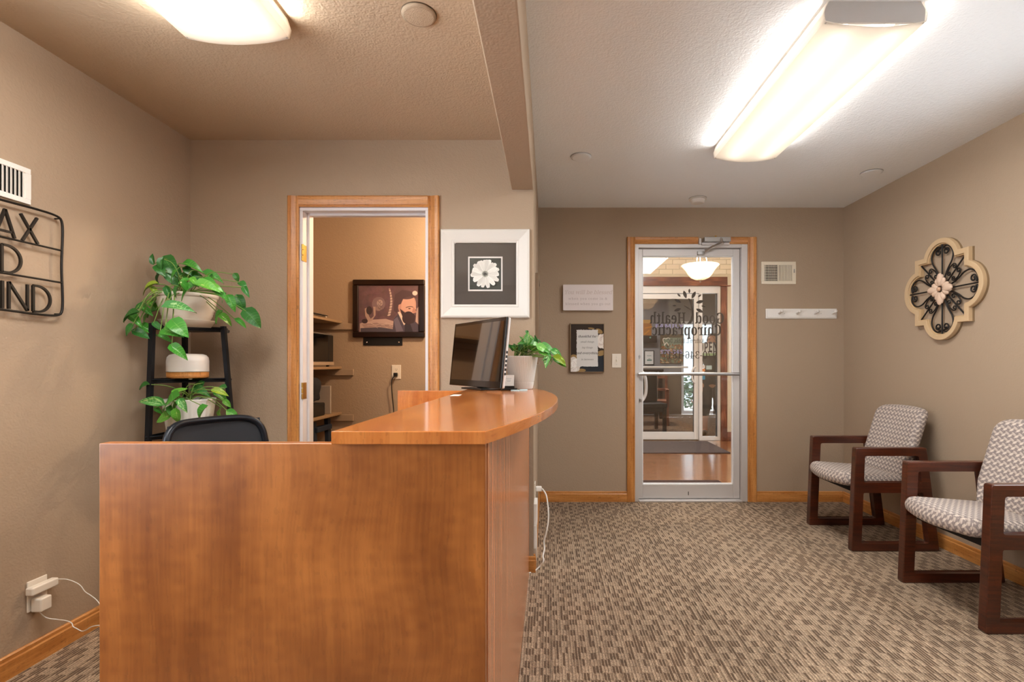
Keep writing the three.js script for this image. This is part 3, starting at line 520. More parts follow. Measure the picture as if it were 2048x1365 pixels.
// sockets and switches; local: faces +z
function wallPlate(name, label, pos, turn, kind) {
  const g = thing(name, label, kind === 'switch' ? 'light switch' : 'wall socket', pos, turn);
  mesh('plate', bx(-.038, .038, -.058, .058, 0, .006, .0025), M.plastic, g);
  if (kind === 'switch') { mesh('slot', bx(-.005, .005, -.012, .012, .006, .0068), M.cream, g); mesh('toggle', bx(-.004, .004, -.003, .009, .006, .018, .0015).rotateX(R(-12)), M.plastic, g); for (const y of [.03, -.03]) mesh('screw', new THREE.CylinderGeometry(.0025, .0025, .002, 12).rotateX(Math.PI / 2).translate(0, y, .0066), M.steel, g); }
  else for (const y of [.02, -.02]) { const f = mesh('outlet', extr(new THREE.Shape().absarc(0, 0, .0165, 0, 7), .002).translate(0, y, .006), M.cream, g); mesh('slots', [bx(-.0075, -.0055, y, y + .008, .0075, .0084), bx(.0055, .0075, y, y + .008, .0075, .0084), new THREE.CylinderGeometry(.0026, .0026, .001, 12).rotateX(Math.PI / 2).translate(0, y - .008, .008)], M.slot, f); }
  return g;
}
{ const c = at(1233, 722, 4.24); wallPlate('light_switch', 'cream toggle switch beside the entrance door', [c.x, c.y, ZB], 0, 'switch'); }
wallPlate('wall_socket', 'white wall socket with two chargers plugged in', [XL, .262, -1.962], Math.PI / 2, 'socket');
{ // chargers, plugged into the left wall
  const c = thing('phone_charger', 'flat white charger in the upper outlet with thin cable', 'charger', [XL + .008, .288, -1.94]);
  mesh('body', bx(.001, .03, -.016, .015, -.075, .03, .006, 3), M.plastic, c);
  const P = (u, v, d) => at(u, v, d).sub(c.position);
  mesh('cable', tube([V3(.018, .006, -.074), P(130, 1159, 2.02), P(150, 1165, 2.01), P(162, 1173, 2.0), P(170, 1184, 2.0), P(182, 1192, 2.0), P(196, 1204, 1.99), P(215, 1235, 1.98), P(240, 1270, 1.98)], .0016, 60, 6), M.white, c);
  const d = thing('cube_charger', 'white cube charger in the lower outlet with thin cable', 'charger', [XL + .008, .232, -1.955]);
  mesh('body', bx(.001, .042, -.03, .022, -.02, .025, .006, 3), M.plastic, d);
  const Q = (u, v, e) => at(u, v, e).sub(d.position);
  mesh('cable', tube([V3(.02, -.029, .012), Q(92, 1236, 1.96), Q(115, 1240, 1.98), Q(135, 1243, 2.0), Q(144, 1248, 2.0), Q(146, 1254, 1.99), Q(153, 1258, 1.99), Q(163, 1263, 1.99), Q(172, 1261, 1.98), Q(184, 1254, 1.97), Q(205, 1252, 1.96), Q(240, 1262, 1.95)], .0018, 80, 6), M.white, d);
}
{ // flower print in a wide white frame
  const c = at(971, 548.5, 2.81), g = thing('flower_picture', 'white framed black and white daisy picture beside the closet', 'framed picture', [c.x, c.y, ZA]), S = .242, I = .169;
  const prof = [[0, 0], [0, .02], [.006, .026], [.012, .027], [.05, .018], [.058, .016], [.062, .018], [.068, .016], [.073, .013], [.073, 0]];
  for (let k = 0; k < 4; k++) { // mitred side, tapered by hand
    const pos = [], idx = []; for (const e of [-1, 1]) for (const [x, y] of prof) pos.push(e * (S - x), S - x, y);
    const n = prof.length; for (let i = 0; i < n - 1; i++) idx.push(i, n + i, i + 1, i + 1, n + i, n + i + 1);
    const b = new THREE.BufferGeometry(); b.setAttribute('position', new THREE.Float32BufferAttribute(pos, 3)); b.setIndex(idx); const q = b.toNonIndexed(); q.computeVertexNormals(); q.rotateZ(k * Math.PI / 2); mesh('frame_side', q, std('#d8d4ce', .4), g);
  }
  mesh('mat_board', bx(-I, I, -I, I, .001, .006), std('#4a423c', .7), g);
  const B = .0945; mesh('mat_edge', [bx(-B, B, B - .008, B, .006, .0072), bx(-B, B, -B, -B + .008, .006, .0072), bx(-B, -B + .008, -B + .008, B - .008, .006, .0072), bx(B - .008, B, -B + .008, B - .008, .006, .0072)], M.paper, g);
  const tx = canvasTex(512, 512, (k, w) => {
    k.fillStyle = '#28302a'; k.fillRect(0, 0, w, w); const r = rng(8);
    for (const [n, ra, ln] of [[15, .9, 238], [14, .4, 226]]) for (let i = 0; i < n; i++) {
      const a = i / n * 6.283 + ra + (r() - .5) * .1, L = ln * (.93 + r() * .12); k.save(); k.translate(w / 2 - 4, w / 2); k.rotate(a);
      k.fillStyle = ['#f1efe9', '#e4e2db', '#d8d6cf'][Math.floor(r() * 3)]; k.beginPath(); k.moveTo(30, -14); k.quadraticCurveTo(L * .6, -52, L * .93, -26); k.quadraticCurveTo(L * 1.02, -12, L * .97, -2); k.quadraticCurveTo(L * 1.03, 12, L * .93, 26); k.quadraticCurveTo(L * .6, 50, 30, 14); k.fill();
      k.strokeStyle = 'rgba(120,118,110,.5)'; k.lineWidth = 2; for (const o of [-12, 0, 12]) { k.beginPath(); k.moveTo(50, o * .4); k.quadraticCurveTo(L * .6, o * 1.6, L * .88, o); k.stroke(); } k.restore();
    }
    for (const [rad, col] of [[58, '#cfcdc0'], [46, '#8b8c80'], [38, '#5c5e55'], [24, '#2d2f2a']]) { k.fillStyle = col; k.beginPath(); k.arc(w / 2 - 4, w / 2, rad, 0, 7); k.fill(); }
    for (let i = 0; i < 160; i++) { const a = r() * 6.28, q = 22 + r() * 30; k.fillStyle = r() > .5 ? '#c8c8bc' : '#42443c'; k.fillRect(w / 2 - 4 + Math.cos(a) * q, w / 2 + Math.sin(a) * q, 4, 4); }
  });
  mesh('photo_print', bx(-B + .008, B - .008, -B + .008, B - .008, .006, .0065), new THREE.MeshStandardMaterial({ map: tx, roughness: .5 }), g);
  mesh('glass', bx(-I, I, -I, I, .0095, .011), M.frameGlass, g);
}
// texture faces: only the front of a printed box carries the print
function board(parent, name, w, h, d, tex, sideMat) {
  const g = new THREE.BoxGeometry(w, h, d).translate(0, 0, d / 2), m = new THREE.Mesh(g, [0, 1, 2, 3, 4, 5].map(i => i === 4 ? new THREE.MeshStandardMaterial({ map: tex, roughness: .7 }) : sideMat));
  m.name = parent === scene ? numbered(name) : name; m.castShadow = m.receiveShadow = true; parent.add(m); return m;
}
{ // blessing sign
  const c = at(1175.5, 596.5, 4.24), tx = canvasTex(1024, 530, (k, w, h) => {
    k.fillStyle = '#e3d9d8'; k.fillRect(0, 0, w, h); k.textAlign = 'center'; k.fillStyle = '#cbbab5'; k.font = 'italic 108px serif'; k.fillText('You will be blessed', w / 2, 195);
    k.fillStyle = '#b4a4a4'; k.font = '66px serif'; const sp = (t, y, g) => { let tot = 0; for (const ch of t) tot += k.measureText(ch).width + g; let x = w / 2 - tot / 2; k.textAlign = 'left'; for (const ch of t) { k.fillText(ch, x, y); x += k.measureText(ch).width + g; } };
    sp('when you come in &', 312, 9); sp('blessed when you go out', 420, 7);
  });
  const g = board(scene, 'canvas_sign', .411, .212, .036, tx, M.paper); g.position.set(c.x, c.y, ZB); tag(g, 'white canvas sign with the blessing in pale lettering', 'wall sign');
}
{ // thankful print
  const c = at(1174, 696.5, 4.24), g = thing('thankful_picture', 'dark floral framed print with torn paper and script', 'framed picture', [c.x, c.y, ZB]), w = .282, h = .402;
  const tx = canvasTex(512, 730, (k, W, H) => {
    k.fillStyle = '#2b1a0c'; k.fillRect(0, 0, W, H); k.fillStyle = '#1d232c'; k.fillRect(0, H * .67, W, H * .33); const r = rng(4);
    const rose = (x, y, R0, c1) => { for (let i = 0; i < 9; i++) { const a = i / 9 * 6.28; k.fillStyle = c1[i % c1.length]; k.beginPath(); k.ellipse(x + Math.cos(a) * R0 * .45, y + Math.sin(a) * R0 * .45, R0 * .62, R0 * .48, a, 0, 7); k.fill(); } for (let i = 0; i < 14; i++) { const a = r() * 6.28; k.strokeStyle = 'rgba(150,110,100,.45)'; k.lineWidth = 3; k.beginPath(); k.arc(x, y, R0 * (.15 + r() * .6), a, a + 1.2); k.stroke(); } };
    k.fillStyle = '#9c7d4c'; k.beginPath(); k.ellipse(W * .86, H * .15, 60, 34, .5, 0, 7); k.fill(); k.beginPath(); k.ellipse(W * .92, H * .61, 70, 40, -.3, 0, 7); k.fill(); k.beginPath(); k.ellipse(W * .14, H * .7, 70, 40, .4, 0, 7); k.fill(); k.beginPath(); k.ellipse(W * .32, H * .97, 70, 26, 0, 0, 7); k.fill(); k.beginPath(); k.ellipse(W * .62, H * .09, 50, 12, .1, 0, 7); k.fill();
    rose(W * .98, H * .36, 110, ['#eee6df', '#e3d7cf', '#f2ece6']); rose(W * .06, H * .86, 120, ['#ece8e4', '#ddd6d0', '#f4f1ee']);
    k.fillStyle = '#d9d7d5'; k.beginPath(); const x0 = W * .18, x1 = W * .82, y0 = H * .12, y1 = H * .89; k.moveTo(x0, y0); for (let i = 0; i <= 40; i++) k.lineTo(x0 + (x1 - x0) * i / 40, y0 + (r() - .5) * 9); for (let i = 0; i <= 50; i++) k.lineTo(x1 + (r() - .5) * 9, y0 + (y1 - y0) * i / 50); for (let i = 40; i >= 0; i--) k.lineTo(x0 + (x1 - x0) * i / 40, y1 + (r() - .5) * 9); for (let i = 50; i >= 0; i--) k.lineTo(x0 + (r() - .5) * 9, y0 + (y1 - y0) * i / 50); k.fill();
    k.textAlign = 'center'; k.fillStyle = '#474344'; k.font = 'italic bold 46px serif'; k.fillText('thankful for', W / 2, H * .28); k.fillText('and everything', W / 2, H * .63); k.fillStyle = '#6d6869'; k.font = 'italic 36px serif'; k.fillText('small things', W / 2, H * .39); k.fillText('big things', W / 2, H * .51); k.fillText('in between', W / 2, H * .76);
  });
  board(g, 'print', w - .008, h - .008, .024, tx, M.black);
  mesh('frame', [bx(-w / 2, w / 2, h / 2 - .005, h / 2, 0, .03), bx(-w / 2, w / 2, -h / 2, -h / 2 + .005, 0, .03), bx(-w / 2, -w / 2 + .005, -h / 2, h / 2, 0, .03), bx(w / 2 - .005, w / 2, -h / 2, h / 2, 0, .03)], std('#8a7358', .4, .3), g);
}
{ // peg rail
  const c = at(1601.5, 628, 4.24), g = thing('peg_rail', 'white peg rail with four pegs near the corner', 'peg rail', [c.x, c.y, ZB]), w = .586, h = .082;
  mesh('board', [bx(-w / 2, w / 2, -h / 2, h / 2, 0, .012, .002), bx(-w / 2 + .008, w / 2 - .008, -h / 2 + .008, h / 2 - .008, .011, .018, .003)], M.white, g);
  for (const u of [1556, 1591, 1627, 1662]) { const x = at(u, 0, 4.24).x - c.x, pg = mesh('peg', lathe([[0, 0], [.008, 0], [.0075, .03], [.006, .042], [.011, .05], [.0125, .058], [.009, .066], [0, .068]], 18).rotateX(Math.PI / 2 - R(14)).translate(x, 0, .016), M.white, g); }
  for (const u of [1567, 1640]) mesh('screw', new THREE.CylinderGeometry(.003, .003, .002, 12).rotateX(Math.PI / 2).translate(at(u, 0, 4.24).x - c.x, 0, .0188), M.steel, g);
}
{ // things seen edge-on along the partition end
  const g = thing('narrow_frame', 'narrow brown frame hung on the end of the partition', 'framed picture', [XP, 1.43, -3.45]);
  mesh('frame', [bx(0, .022, -.29, .29, -.22, -.195, .003), bx(0, .022, -.29, .29, .195, .22, .003), bx(0, .022, .265, .29, -.195, .195, .003), bx(0, .022, -.29, -.265, -.195, .195, .003)], std('#86705a', .5), g);
  mesh('backing', bx(0, .012, -.265, .265, -.195, .195), std('#4a3726', .6), g);
  wallPlate('wall_socket', 'white wall socket on the end of the partition', [XP, .385, -3.02], Math.PI / 2, 'socket');
  const p = thing('white_plug', 'white plug and looping cord on the partition socket', 'power cord', [XP + .0075, .405, -3.02]);
  mesh('plug', bx(.001, .035, -.014, .014, -.014, .014, .005, 3), M.white, p);
  const P = (u, v, d) => at(u, v, d).sub(p.position);
  mesh('cord', tube([V3(.034, .002, 0), P(1086, 980, 3.0), P(1092, 990, 2.98), P(1096, 1015, 2.95), P(1097, 1035, 2.93), P(1094, 1060, 2.92), P(1088, 1085, 2.93), P(1089, 1097, 2.92), P(1086, 1113, 2.88), P(1087, 1123, 2.84), P(1080, 1133, 2.84), P(1070, 1142, 2.82), P(1058, 1147, 2.79)].map((q, i) => q), .0042, 120, 8), M.white, p);
  const b = thing('wall_device', 'slim white wall-mounted unit low on the partition end', 'wall unit', [XP, .0, -2.9]);
  mesh('upper_box', bx(0, .02, .245, .365, -.075, .06, .004), M.white, b);
  mesh('lower_cover', extr(poly([[-.07, .245], [.06, .245], [.06, .12], [.03, .035], [-.03, .035], [-.07, .12]]), .017, .003).rotateY(Math.PI / 2), M.whiteGloss, b);
}

// ------------------------------------------------------------------ quatrefoil on the right wall
{
  const q = thing('quatrefoil_plaque', 'cream quatrefoil plaque with black iron scrolls and carved flower', 'wall plaque', [XR, 1.605, -3.155], -Math.PI / 2);
  const outline = (k, cr, ly, o) => { const s = new (o ? THREE.Path : THREE.Shape)(), pts = []; const e = Math.sqrt(Math.max(0, cr * cr - (k - ly) * (k - ly)));
    for (let i = 0; i < 4; i++) { const a = i * Math.PI / 2, rot = (x, y) => pts.push([x * Math.cos(a) - y * Math.sin(a), x * Math.sin(a) + y * Math.cos(a)]); rot(k, k); rot(e, k); const a0 = Math.atan2(k - ly, e), a1 = Math.PI - a0; for (let j = 1; j < 24; j++) { const t = a0 + (a1 - a0) * j / 24; rot(cr * Math.cos(t), ly + cr * Math.sin(t)); } rot(-e, k); }
    pts.forEach((p, i) => i ? s.lineTo(...p) : s.moveTo(...p)); s.closePath(); return s; };
  const s1 = outline(.215, .142, .172); s1.holes.push(outline(.183, .112, .172, 1)); mesh('frame', extr(s1, .036, .003), std('#c6aa86', .6), q);
  const s2 = outline(.19, .119, .172); s2.holes.push(outline(.176, .105, .172, 1)); mesh('inner_lip', extr(s2, .026, .002), std('#bfa17a', .6), q);
  const s3 = outline(.2165, .1435, .172); s3.holes.push(outline(.19, .119, .172, 1)); mesh('back_edge', extr(s3, .012), std('#8b7355', .7), q);
  const zz = .02, r = .0047;
  const spiral = (cx, cy, r0, a0, turns, sgn) => { const p = []; for (let i = 0; i <= 22; i++) { const t = i / 22, a = a0 + sgn * t * turns * 6.283, rr = r0 * (1 - .72 * t); p.push(V3(cx + rr * Math.cos(a), cy + rr * Math.sin(a), zz)); } return p; };
  for (let k = 0; k < 4; k++) {
    const a = k * Math.PI / 2, rot = g => g.rotateZ(a);
    mesh('spoke', rot(rod(V3(0, .05, zz), V3(0, .285, zz), r)), M.iron, q);
    for (const s of [-1, 1]) {
      const end = spiral(s * .03, .232, .022, s > 0 ? 1.2 : Math.PI - 1.2, 1.15, s > 0 ? -1 : 1);
      mesh('scroll', rot(tube([V3(s * .012, .05, zz), V3(s * .045, .12, zz), V3(s * .078, .17, zz), V3(s * .085, .212, zz), V3(s * .066, .248, zz), V3(s * .036, .264, zz), V3(s * .01, .255, zz), ...end.slice(2).map(p => p)].map((p, i, l) => p), r, 130, 6)), M.iron, q);
    }
    const d = g => g.rotateZ(a + Math.PI / 4);
    mesh('diagonal_spoke', d(rod(V3(0, .05, zz), V3(0, .25, zz), r)), M.iron, q);
    for (const s of [-1, 1]) { const lo = spiral(s * .024, .1, .014, s > 0 ? -.4 : Math.PI + .4, 1.1, s > 0 ? -1 : 1), hi = spiral(s * .022, .155, .016, s > 0 ? .4 : Math.PI - .4, 1.1, s > 0 ? 1 : -1);
      mesh('small_scroll', d(tube([...lo.slice().reverse(), V3(s * .044, .128, zz), ...hi], r * .85, 110, 6)), M.iron, q); }
  }
  const fm = std('#d2b6a0', .6);
  for (let k = 0; k < 4; k++) {
    const parts = [];
    for (const [x, y, l, w, an] of [[0, .06, .05, .021, 0], [-.02, .042, .034, .018, .55], [.02, .042, .034, .018, -.55], [-.009, .055, .044, .013, .16], [.009, .055, .044, .013, -.16]]) { const g = new THREE.SphereGeometry(1, 16, 12); g.scale(w, l * .8, .013); g.rotateZ(an); g.translate(x, y, zz + .012 + (an ? 0 : .004)); parts.push(g); }
    mesh('petal', parts.map(g => g.rotateZ(k * Math.PI / 2)), fm, q);
  }
  mesh('flower_centre', [new THREE.SphereGeometry(.014, 16, 12).scale(1, 1, .7).translate(0, 0, zz + .022)], std('#c09a7e', .6), q);
}

// ------------------------------------------------------------------ two armchairs
function armchair(z, label) {
  const c = thing('armchair', label, 'armchair', [2.12, 0, z], 0, 'matching waiting room armchairs');
  const X = x => x - 2.12;
  const rp = (pts, r) => { const s = new THREE.Shape(), n = pts.length; for (let i = 0; i < n; i++) { const p = new THREE.Vector2(...pts[i]), a = new THREE.Vector2(...pts[(i + n - 1) % n]), b = new THREE.Vector2(...pts[(i + 1) % n]); const ra = Math.min(r, p.distanceTo(a) / 2.2), rb = Math.min(r, p.distanceTo(b) / 2.2); const s0 = p.clone().add(a.clone().sub(p).setLength(ra)), s1 = p.clone().add(b.clone().sub(p).setLength(rb)); i ? s.lineTo(s0.x, s0.y) : s.moveTo(s0.x, s0.y); s.quadraticCurveTo(p.x, p.y, s1.x, s1.y); } s.closePath(); return s; };
  const fr = (x, y) => x; const lean = (x0, x1, y) => X(x0 + (x1 - x0) * y / .632);
  for (const s of [-1, 1]) {
    const o = rp([[X(1.848), 0], [lean(1.848, 1.874, .632), .632], [X(2.305), .632], [X(2.385), 0]], .012);
    const fi = y => lean(1.848 + .052, 1.874 + .052, y), bi = y => lean(2.385 - .055, 2.305 - .05, y);
    o.holes.push(new THREE.Path(rp([[fi(.415), .415], [fi(.587), .587], [bi(.587), .587], [bi(.415), .415]], .018).getPoints(6)));
    o.holes.push(new THREE.Path(rp([[fi(.045), .045], [fi(.362), .362], [bi(.362), .362], [bi(.045), .045]], .014).getPoints(6)));
    const g = extr(o, .045, .005, 3, 6); g.translate(0, 0, s > 0 ? .23 : -.275); mesh('side_frame', g, M.mahogany, c, { grain: 'x' });
  }
  mesh('seat_rail', [bx(X(1.92), X(1.945), .335, .385, -.23, .23, .003), bx(X(2.26), X(2.29), .33, .38, -.23, .23, .003), bx(X(1.9), X(2.28), .37, .385, -.228, .228)], M.dark, c);
  // seat: bowed nose, dished towards the back
  const sh = new THREE.Shape(); sh.moveTo(-.215, X(2.26)); sh.lineTo(.215, X(2.26)); sh.lineTo(.226, X(1.9)); sh.quadraticCurveTo(.226, X(1.845), .19, X(1.832)); sh.quadraticCurveTo(0, X(1.768), -.19, X(1.832)); sh.quadraticCurveTo(-.226, X(1.845), -.226, X(1.9)); sh.closePath();
  let g = new THREE.ExtrudeGeometry(sh, { depth: .004, bevelEnabled: true, bevelThickness: .038, bevelSize: .034, bevelOffset: -.034, bevelSegments: 8, curveSegments: 20 });
  const map = (g, f) => { const p = g.attributes.position; for (let i = 0; i < p.count; i++) { const v = f(p.getX(i), p.getY(i), p.getZ(i)); p.setXYZ(i, ...v); } g.computeVertexNormals(); return g; };
  g = map(plain(g), (a, b, h) => { const x = b, t = (x - X(1.8)) / .46; return [x, .426 + h - .002 - .03 * t + .012 * Math.sin(Math.PI * Math.min(1, Math.max(0, t))) * (1 - (a / .23) ** 2) - .014 * Math.pow(Math.max(0, 1 - t * 5), 2), -a]; });
  metric(g, 'x'); mesh('seat_cushion', smooth(g), M.fabric, c);
  // back: rounded upper corners, gently dished
  const bs = new THREE.Shape(); bs.moveTo(-.2, 0); bs.lineTo(.2, 0); bs.lineTo(.222, .12); bs.lineTo(.222, .37); bs.quadraticCurveTo(.222, .435, .155, .442); bs.quadraticCurveTo(0, .456, -.155, .442); bs.quadraticCurveTo(-.222, .435, -.222, .37); bs.lineTo(-.222, .12); bs.closePath();
  let b = new THREE.ExtrudeGeometry(bs, { depth: .004, bevelEnabled: true, bevelThickness: .034, bevelSize: .03, bevelOffset: -.03, bevelSegments: 8, curveSegments: 20 });
  b = map(plain(b), (a, y, h) => { const yy = y * .985; return [X(2.215) + yy * .3 + .035 * (1 - (a / .23) ** 2) * .5 - .03 * (yy / .44) * (1 - yy / .44) + h, .428 + yy, a]; });
  metric(b, 'y'); mesh('back_cushion', smooth(b), M.fabric, c);
  for (const s of [-1, 1]) mesh('back_bracket', bar(V3(X(2.29), .5, s * .228), V3(X(2.33), .62, s * .21), .012, .03), M.mahogany, c);
  return c;
}
function smooth(g) { // soft normals on a triangle soup: average by position
  const p = g.attributes.position, acc = new Map(), key = i => [p.getX(i), p.getY(i), p.getZ(i)].map(v => Math.round(v * 5e4)).join(), n = g.attributes.normal;
  for (let i = 0; i < p.count; i++) { const k = key(i), a = acc.get(k) || [0, 0, 0]; a[0] += n.getX(i); a[1] += n.getY(i); a[2] += n.getZ(i); acc.set(k, a); }
  for (let i = 0; i < p.count; i++) { const a = acc.get(key(i)), l = Math.hypot(...a) || 1; n.setXYZ(i, a[0] / l, a[1] / l, a[2] / l); } return g;
}
armchair(-3.383, 'grey woven armchair with mahogany frame, nearer the corner by the peg rail');
armchair(-2.431, 'grey woven armchair with mahogany frame, farther from the peg rail corner');

// ------------------------------------------------------------------ closet contents
const shelfY = [1.498, 1.12, .743];
shelfY.forEach((y, k) => {
  const s = thing('closet_shelf', ['top', 'middle', 'bottom'][k] + ' closet shelf board on a wall cleat', 'shelf', [XL, y, -3.6]);
  mesh('board', bx(0, .255, -.02, 0, -.638, .655, .003), M.shelf, s, { grain: 'z' });
  mesh('cleat', bx(0.001, .355, -.072, -.021, -.638, -.62, .002), M.wall, s);
  mesh('cleat', bx(.001, .02, -.072, -.021, -.6, .655, .002), M.wall, s);
});
{
  const m = thing('microwave', 'silver and black microwave on the middle closet shelf', 'microwave', [-1.84, shelfY[1] + .001, -3.86]);
  mesh('body', bx(-.11, .1, .012, .262, -.26, .27, .006), std('#77716b', .4, .4), m);
  mesh('door', bx(.1, .112, .04, .25, -.16, .265, .004), M.blackGloss, m);
  mesh('control_panel', bx(.1, .111, .04, .25, -.255, -.165, .003), M.black, m);
  mesh('lower_trim', bx(.1, .115, .012, .038, -.26, .27, .003), std('#b8a48e', .4, .3), m);
  for (const x of [-.08, .08]) for (const z of [-.22, .22]) mesh('foot', rod(V3(x, 0, z), V3(x, .013, z), .012), M.black, m);
}
[['dark magazine on the paper stack on the closet shelf', '#2d2723', .02, .0145, .03], ['loose white papers on the top closet shelf', '#d9cfc2', 0, .0075, 0], ['cream folder under the paper stack on the closet shelf', '#b39d80', -.01, 0, -.02]].forEach(([l, col, dx, y, dz]) => tag(mesh('paper_stack', bx(-1.9 + dx, -1.73 + dx, shelfY[0] + .0008 + y, shelfY[0] + .007 + y, -4.0 + dz, -3.66 + dz, .001), std(col, .8), scene), l, 'papers'));
tag(mesh('equipment_box', [bx(-1.9, -1.735, shelfY[2] + .001, shelfY[2] + .1, -3.98, -3.75, .01)], M.black, scene), 'black equipment case on the bottom closet shelf', 'case');
tag(mesh('backpack', (() => { const g = new THREE.SphereGeometry(1, 24, 18); const p = g.attributes.position, r = rng(3); for (let i = 0; i < p.count; i++) { const x = p.getX(i), y = p.getY(i), z = p.getZ(i), k = 1 + .08 * Math.sin(x * 7 + y * 5) + .05 * Math.sin(z * 9); p.setXYZ(i, Math.sign(x) * Math.pow(Math.abs(x), .6) * .09 * k, Math.max(-.1, Math.sign(y) * Math.pow(Math.abs(y), .7) * .1 * k), Math.sign(z) * Math.pow(Math.abs(z), .6) * .12 * k); } g.computeVertexNormals(); g.computeBoundingBox(); g.translate(-1.84, shelfY[2] + .1012 - g.boundingBox.min.y, -3.86); return g; })(), M.cloth, scene), 'soft black bag slumped on the equipment case', 'bag');
tag(mesh('paper_sheet', bx(-1.93, -1.74, shelfY[2] + .0008, shelfY[2] + .225, -4.105, -4.085, .003), std('#a59a90', .8), scene), 'pale flat box standing on the bottom closet shelf', 'box');
tag(mesh('folding_stool', [bar(V3(-1.72, .0, -4.05), V3(-1.78, .7, -4.12), .03, .05), bar(V3(-1.72, 0, -3.8), V3(-1.78, .7, -3.87), .03, .05), bx(-1.79, -1.74, .62, .66, -4.12, -3.86, .005)], std('#1b2738', .6), scene), 'dark blue folded stool leaning under the closet shelf', 'stool');
{ // portrait in the closet
  const c = at(779, 618, 4.24), g = thing('portrait_picture', 'dark framed painting of a bearded man in the closet', 'framed picture', [c.x, c.y, ZB]), w = .592, h = .478, b = .046;
  const fr = [[0, 0, w, b]];
  mesh('frame_side', bx(-w / 2, w / 2, h / 2 - b, h / 2, 0, .03, .008), M.darkFrame, g, { grain: 'x' }); mesh('frame_side', bx(-w / 2, w / 2, -h / 2, -h / 2 + b, 0, .03, .008), M.darkFrame, g, { grain: 'x' });
  mesh('frame_side', bx(-w / 2, -w / 2 + b, -h / 2 + b, h / 2 - b, 0, .03, .006), M.darkFrame, g, { grain: 'y' }); mesh('frame_side', bx(w / 2 - b, w / 2, -h / 2 + b, h / 2 - b, 0, .03, .006), M.darkFrame, g, { grain: 'y' });
  const tx = canvasTex(1024, 790, (k, W, H) => {
    k.fillStyle = '#5d474c'; k.fillRect(0, 0, W, H); const r = rng(44);
    for (let i = 0; i < 260; i++) { k.fillStyle = `rgba(${[70, 96, 120][i % 3] + r() * 30},${[52, 70, 88][i % 3] + r() * 20},${[60, 80, 96][i % 3] + r() * 24},.14)`; k.beginPath(); k.ellipse(r() * W, r() * H, 30 + r() * 90, 20 + r() * 60, r() * 3, 0, 7); k.fill(); }
    const E = (x, y, a, b2, t, c2) => { k.fillStyle = c2; k.beginPath(); k.ellipse(x * W, y * H, a * W, b2 * H, t, 0, 7); k.fill(); };
    const P = (c2, ...p) => { k.fillStyle = c2; k.beginPath(); p.forEach(([x, y], i) => i ? k.lineTo(x * W, y * H) : k.moveTo(x * W, y * H)); k.fill(); };
    P('#b49a94', [.02, .82], [.2, .74], [.45, .72], [.6, .78], [.7, 1], [.02, 1]); P('#9c837f', [.05, .84], [.3, .8], [.55, .86], [.6, .95], [.1, .92]); P('#4b4552', [.03, .92], [.35, .9], [.6, .95], [.6, 1], [.03, 1]);
    for (let i = 0; i < 18; i++) { k.strokeStyle = i % 2 ? '#80686a' : '#cbb3a8'; k.lineWidth = 4; k.beginPath(); k.moveTo((.08 + i * .03) * W, (.8 + (i % 4) * .03) * H); k.quadraticCurveTo((.18 + i * .03) * W, (.78 + (i % 5) * .03) * H, (.26 + i * .028) * W, (.86 + (i % 3) * .03) * H); k.stroke(); }
    // small bony figure and hand
    E(.33, .4, .11, .15, .2, '#7d666c'); E(.35, .38, .05, .07, .2, '#a78f8c'); E(.33, .5, .045, .05, 0, '#8d7574'); for (let i = 0; i < 6; i++) { k.strokeStyle = '#3f3034'; k.lineWidth = 5; k.beginPath(); k.arc((.34 + (i % 2) * .03) * W, (.34 + i * .035) * H, 18, 0, 4); k.stroke(); }
    P('#a88d84', [.1, .5], [.14, .48], [.17, .66], [.2, .72], [.25, .66], [.24, .46], [.28, .46], [.28, .64], [.22, .76], [.16, .78], [.11, .66]); E(.175, .54, .05, .09, 0, '#3b2d30'); E(.1, .77, .05, .05, 0, '#3b2a30');
    // spine
    for (let i = 0; i < 20; i++) { const t = i / 19; E(.5 + .03 * Math.sin(t * 3.4) + .01, .08 + t * .56, .014 + t * .014, .015, -.3, i % 2 ? '#c7b1a8' : '#9b8380'); }
    // man: coat, collar, head, hair, beard
    P('#4a4252', [.56, 1], [.58, .72], [.66, .6], [.8, .72], [.95, .8], [1, .88], [1, 1]); P('#6a6274', [.58, .74], [.64, .68], [.74, .98], [.62, 1]); P('#d8c9be', [.645, .58], [.68, .56], [.79, .8], [.75, .86]); P('#2f2a36', [.76, .84], [.84, .78], [.9, 1], [.76, 1]);
    E(.8, .42, .15, .24, .1, '#b98d82'); P('#c79d90', [.72, .28], [.92, .28], [.95, .5], [.9, .62], [.8, .6], [.7, .5]); E(.68, .46, .024, .06, -.2, '#b88a80'); E(.76, .2, .17, .1, .1, '#59444a'); P('#4d3940', [.58, .38], [.6, .2], [.72, .1], [.88, .14], [.96, .28], [.84, .24], [.74, .28], [.7, .4], [.66, .42], [.64, .6], [.58, .55]);
    E(.82, .7, .1, .14, .3, '#34262c'); P('#3a2a30', [.68, .5], [.73, .55], [.8, .62], [.9, .6], [.94, .66], [.92, .8], [.82, .84], [.74, .74]); E(.86, .62, .05, .02, .1, '#3a2a2f');
    P('#b08074', [.91, .46], [.96, .58], [.92, .6], [.88, .58]); k.strokeStyle = '#3b2a2c'; k.lineWidth = 11; k.beginPath(); k.moveTo(.78 * W, .48 * H); k.quadraticCurveTo(.85 * W, .44 * H, .9 * W, .47 * H); k.stroke(); E(.84, .5, .02, .012, 0, '#4b3638'); E(.93, .17, .042, .05, 0, '#cfc0bc'); P('#b59a94', [.96, .5], [1, .45], [1, .85], [.94, .78]);
  });
  board(g, 'painting', w - 2 * b, h - 2 * b, .016, tx, M.black);
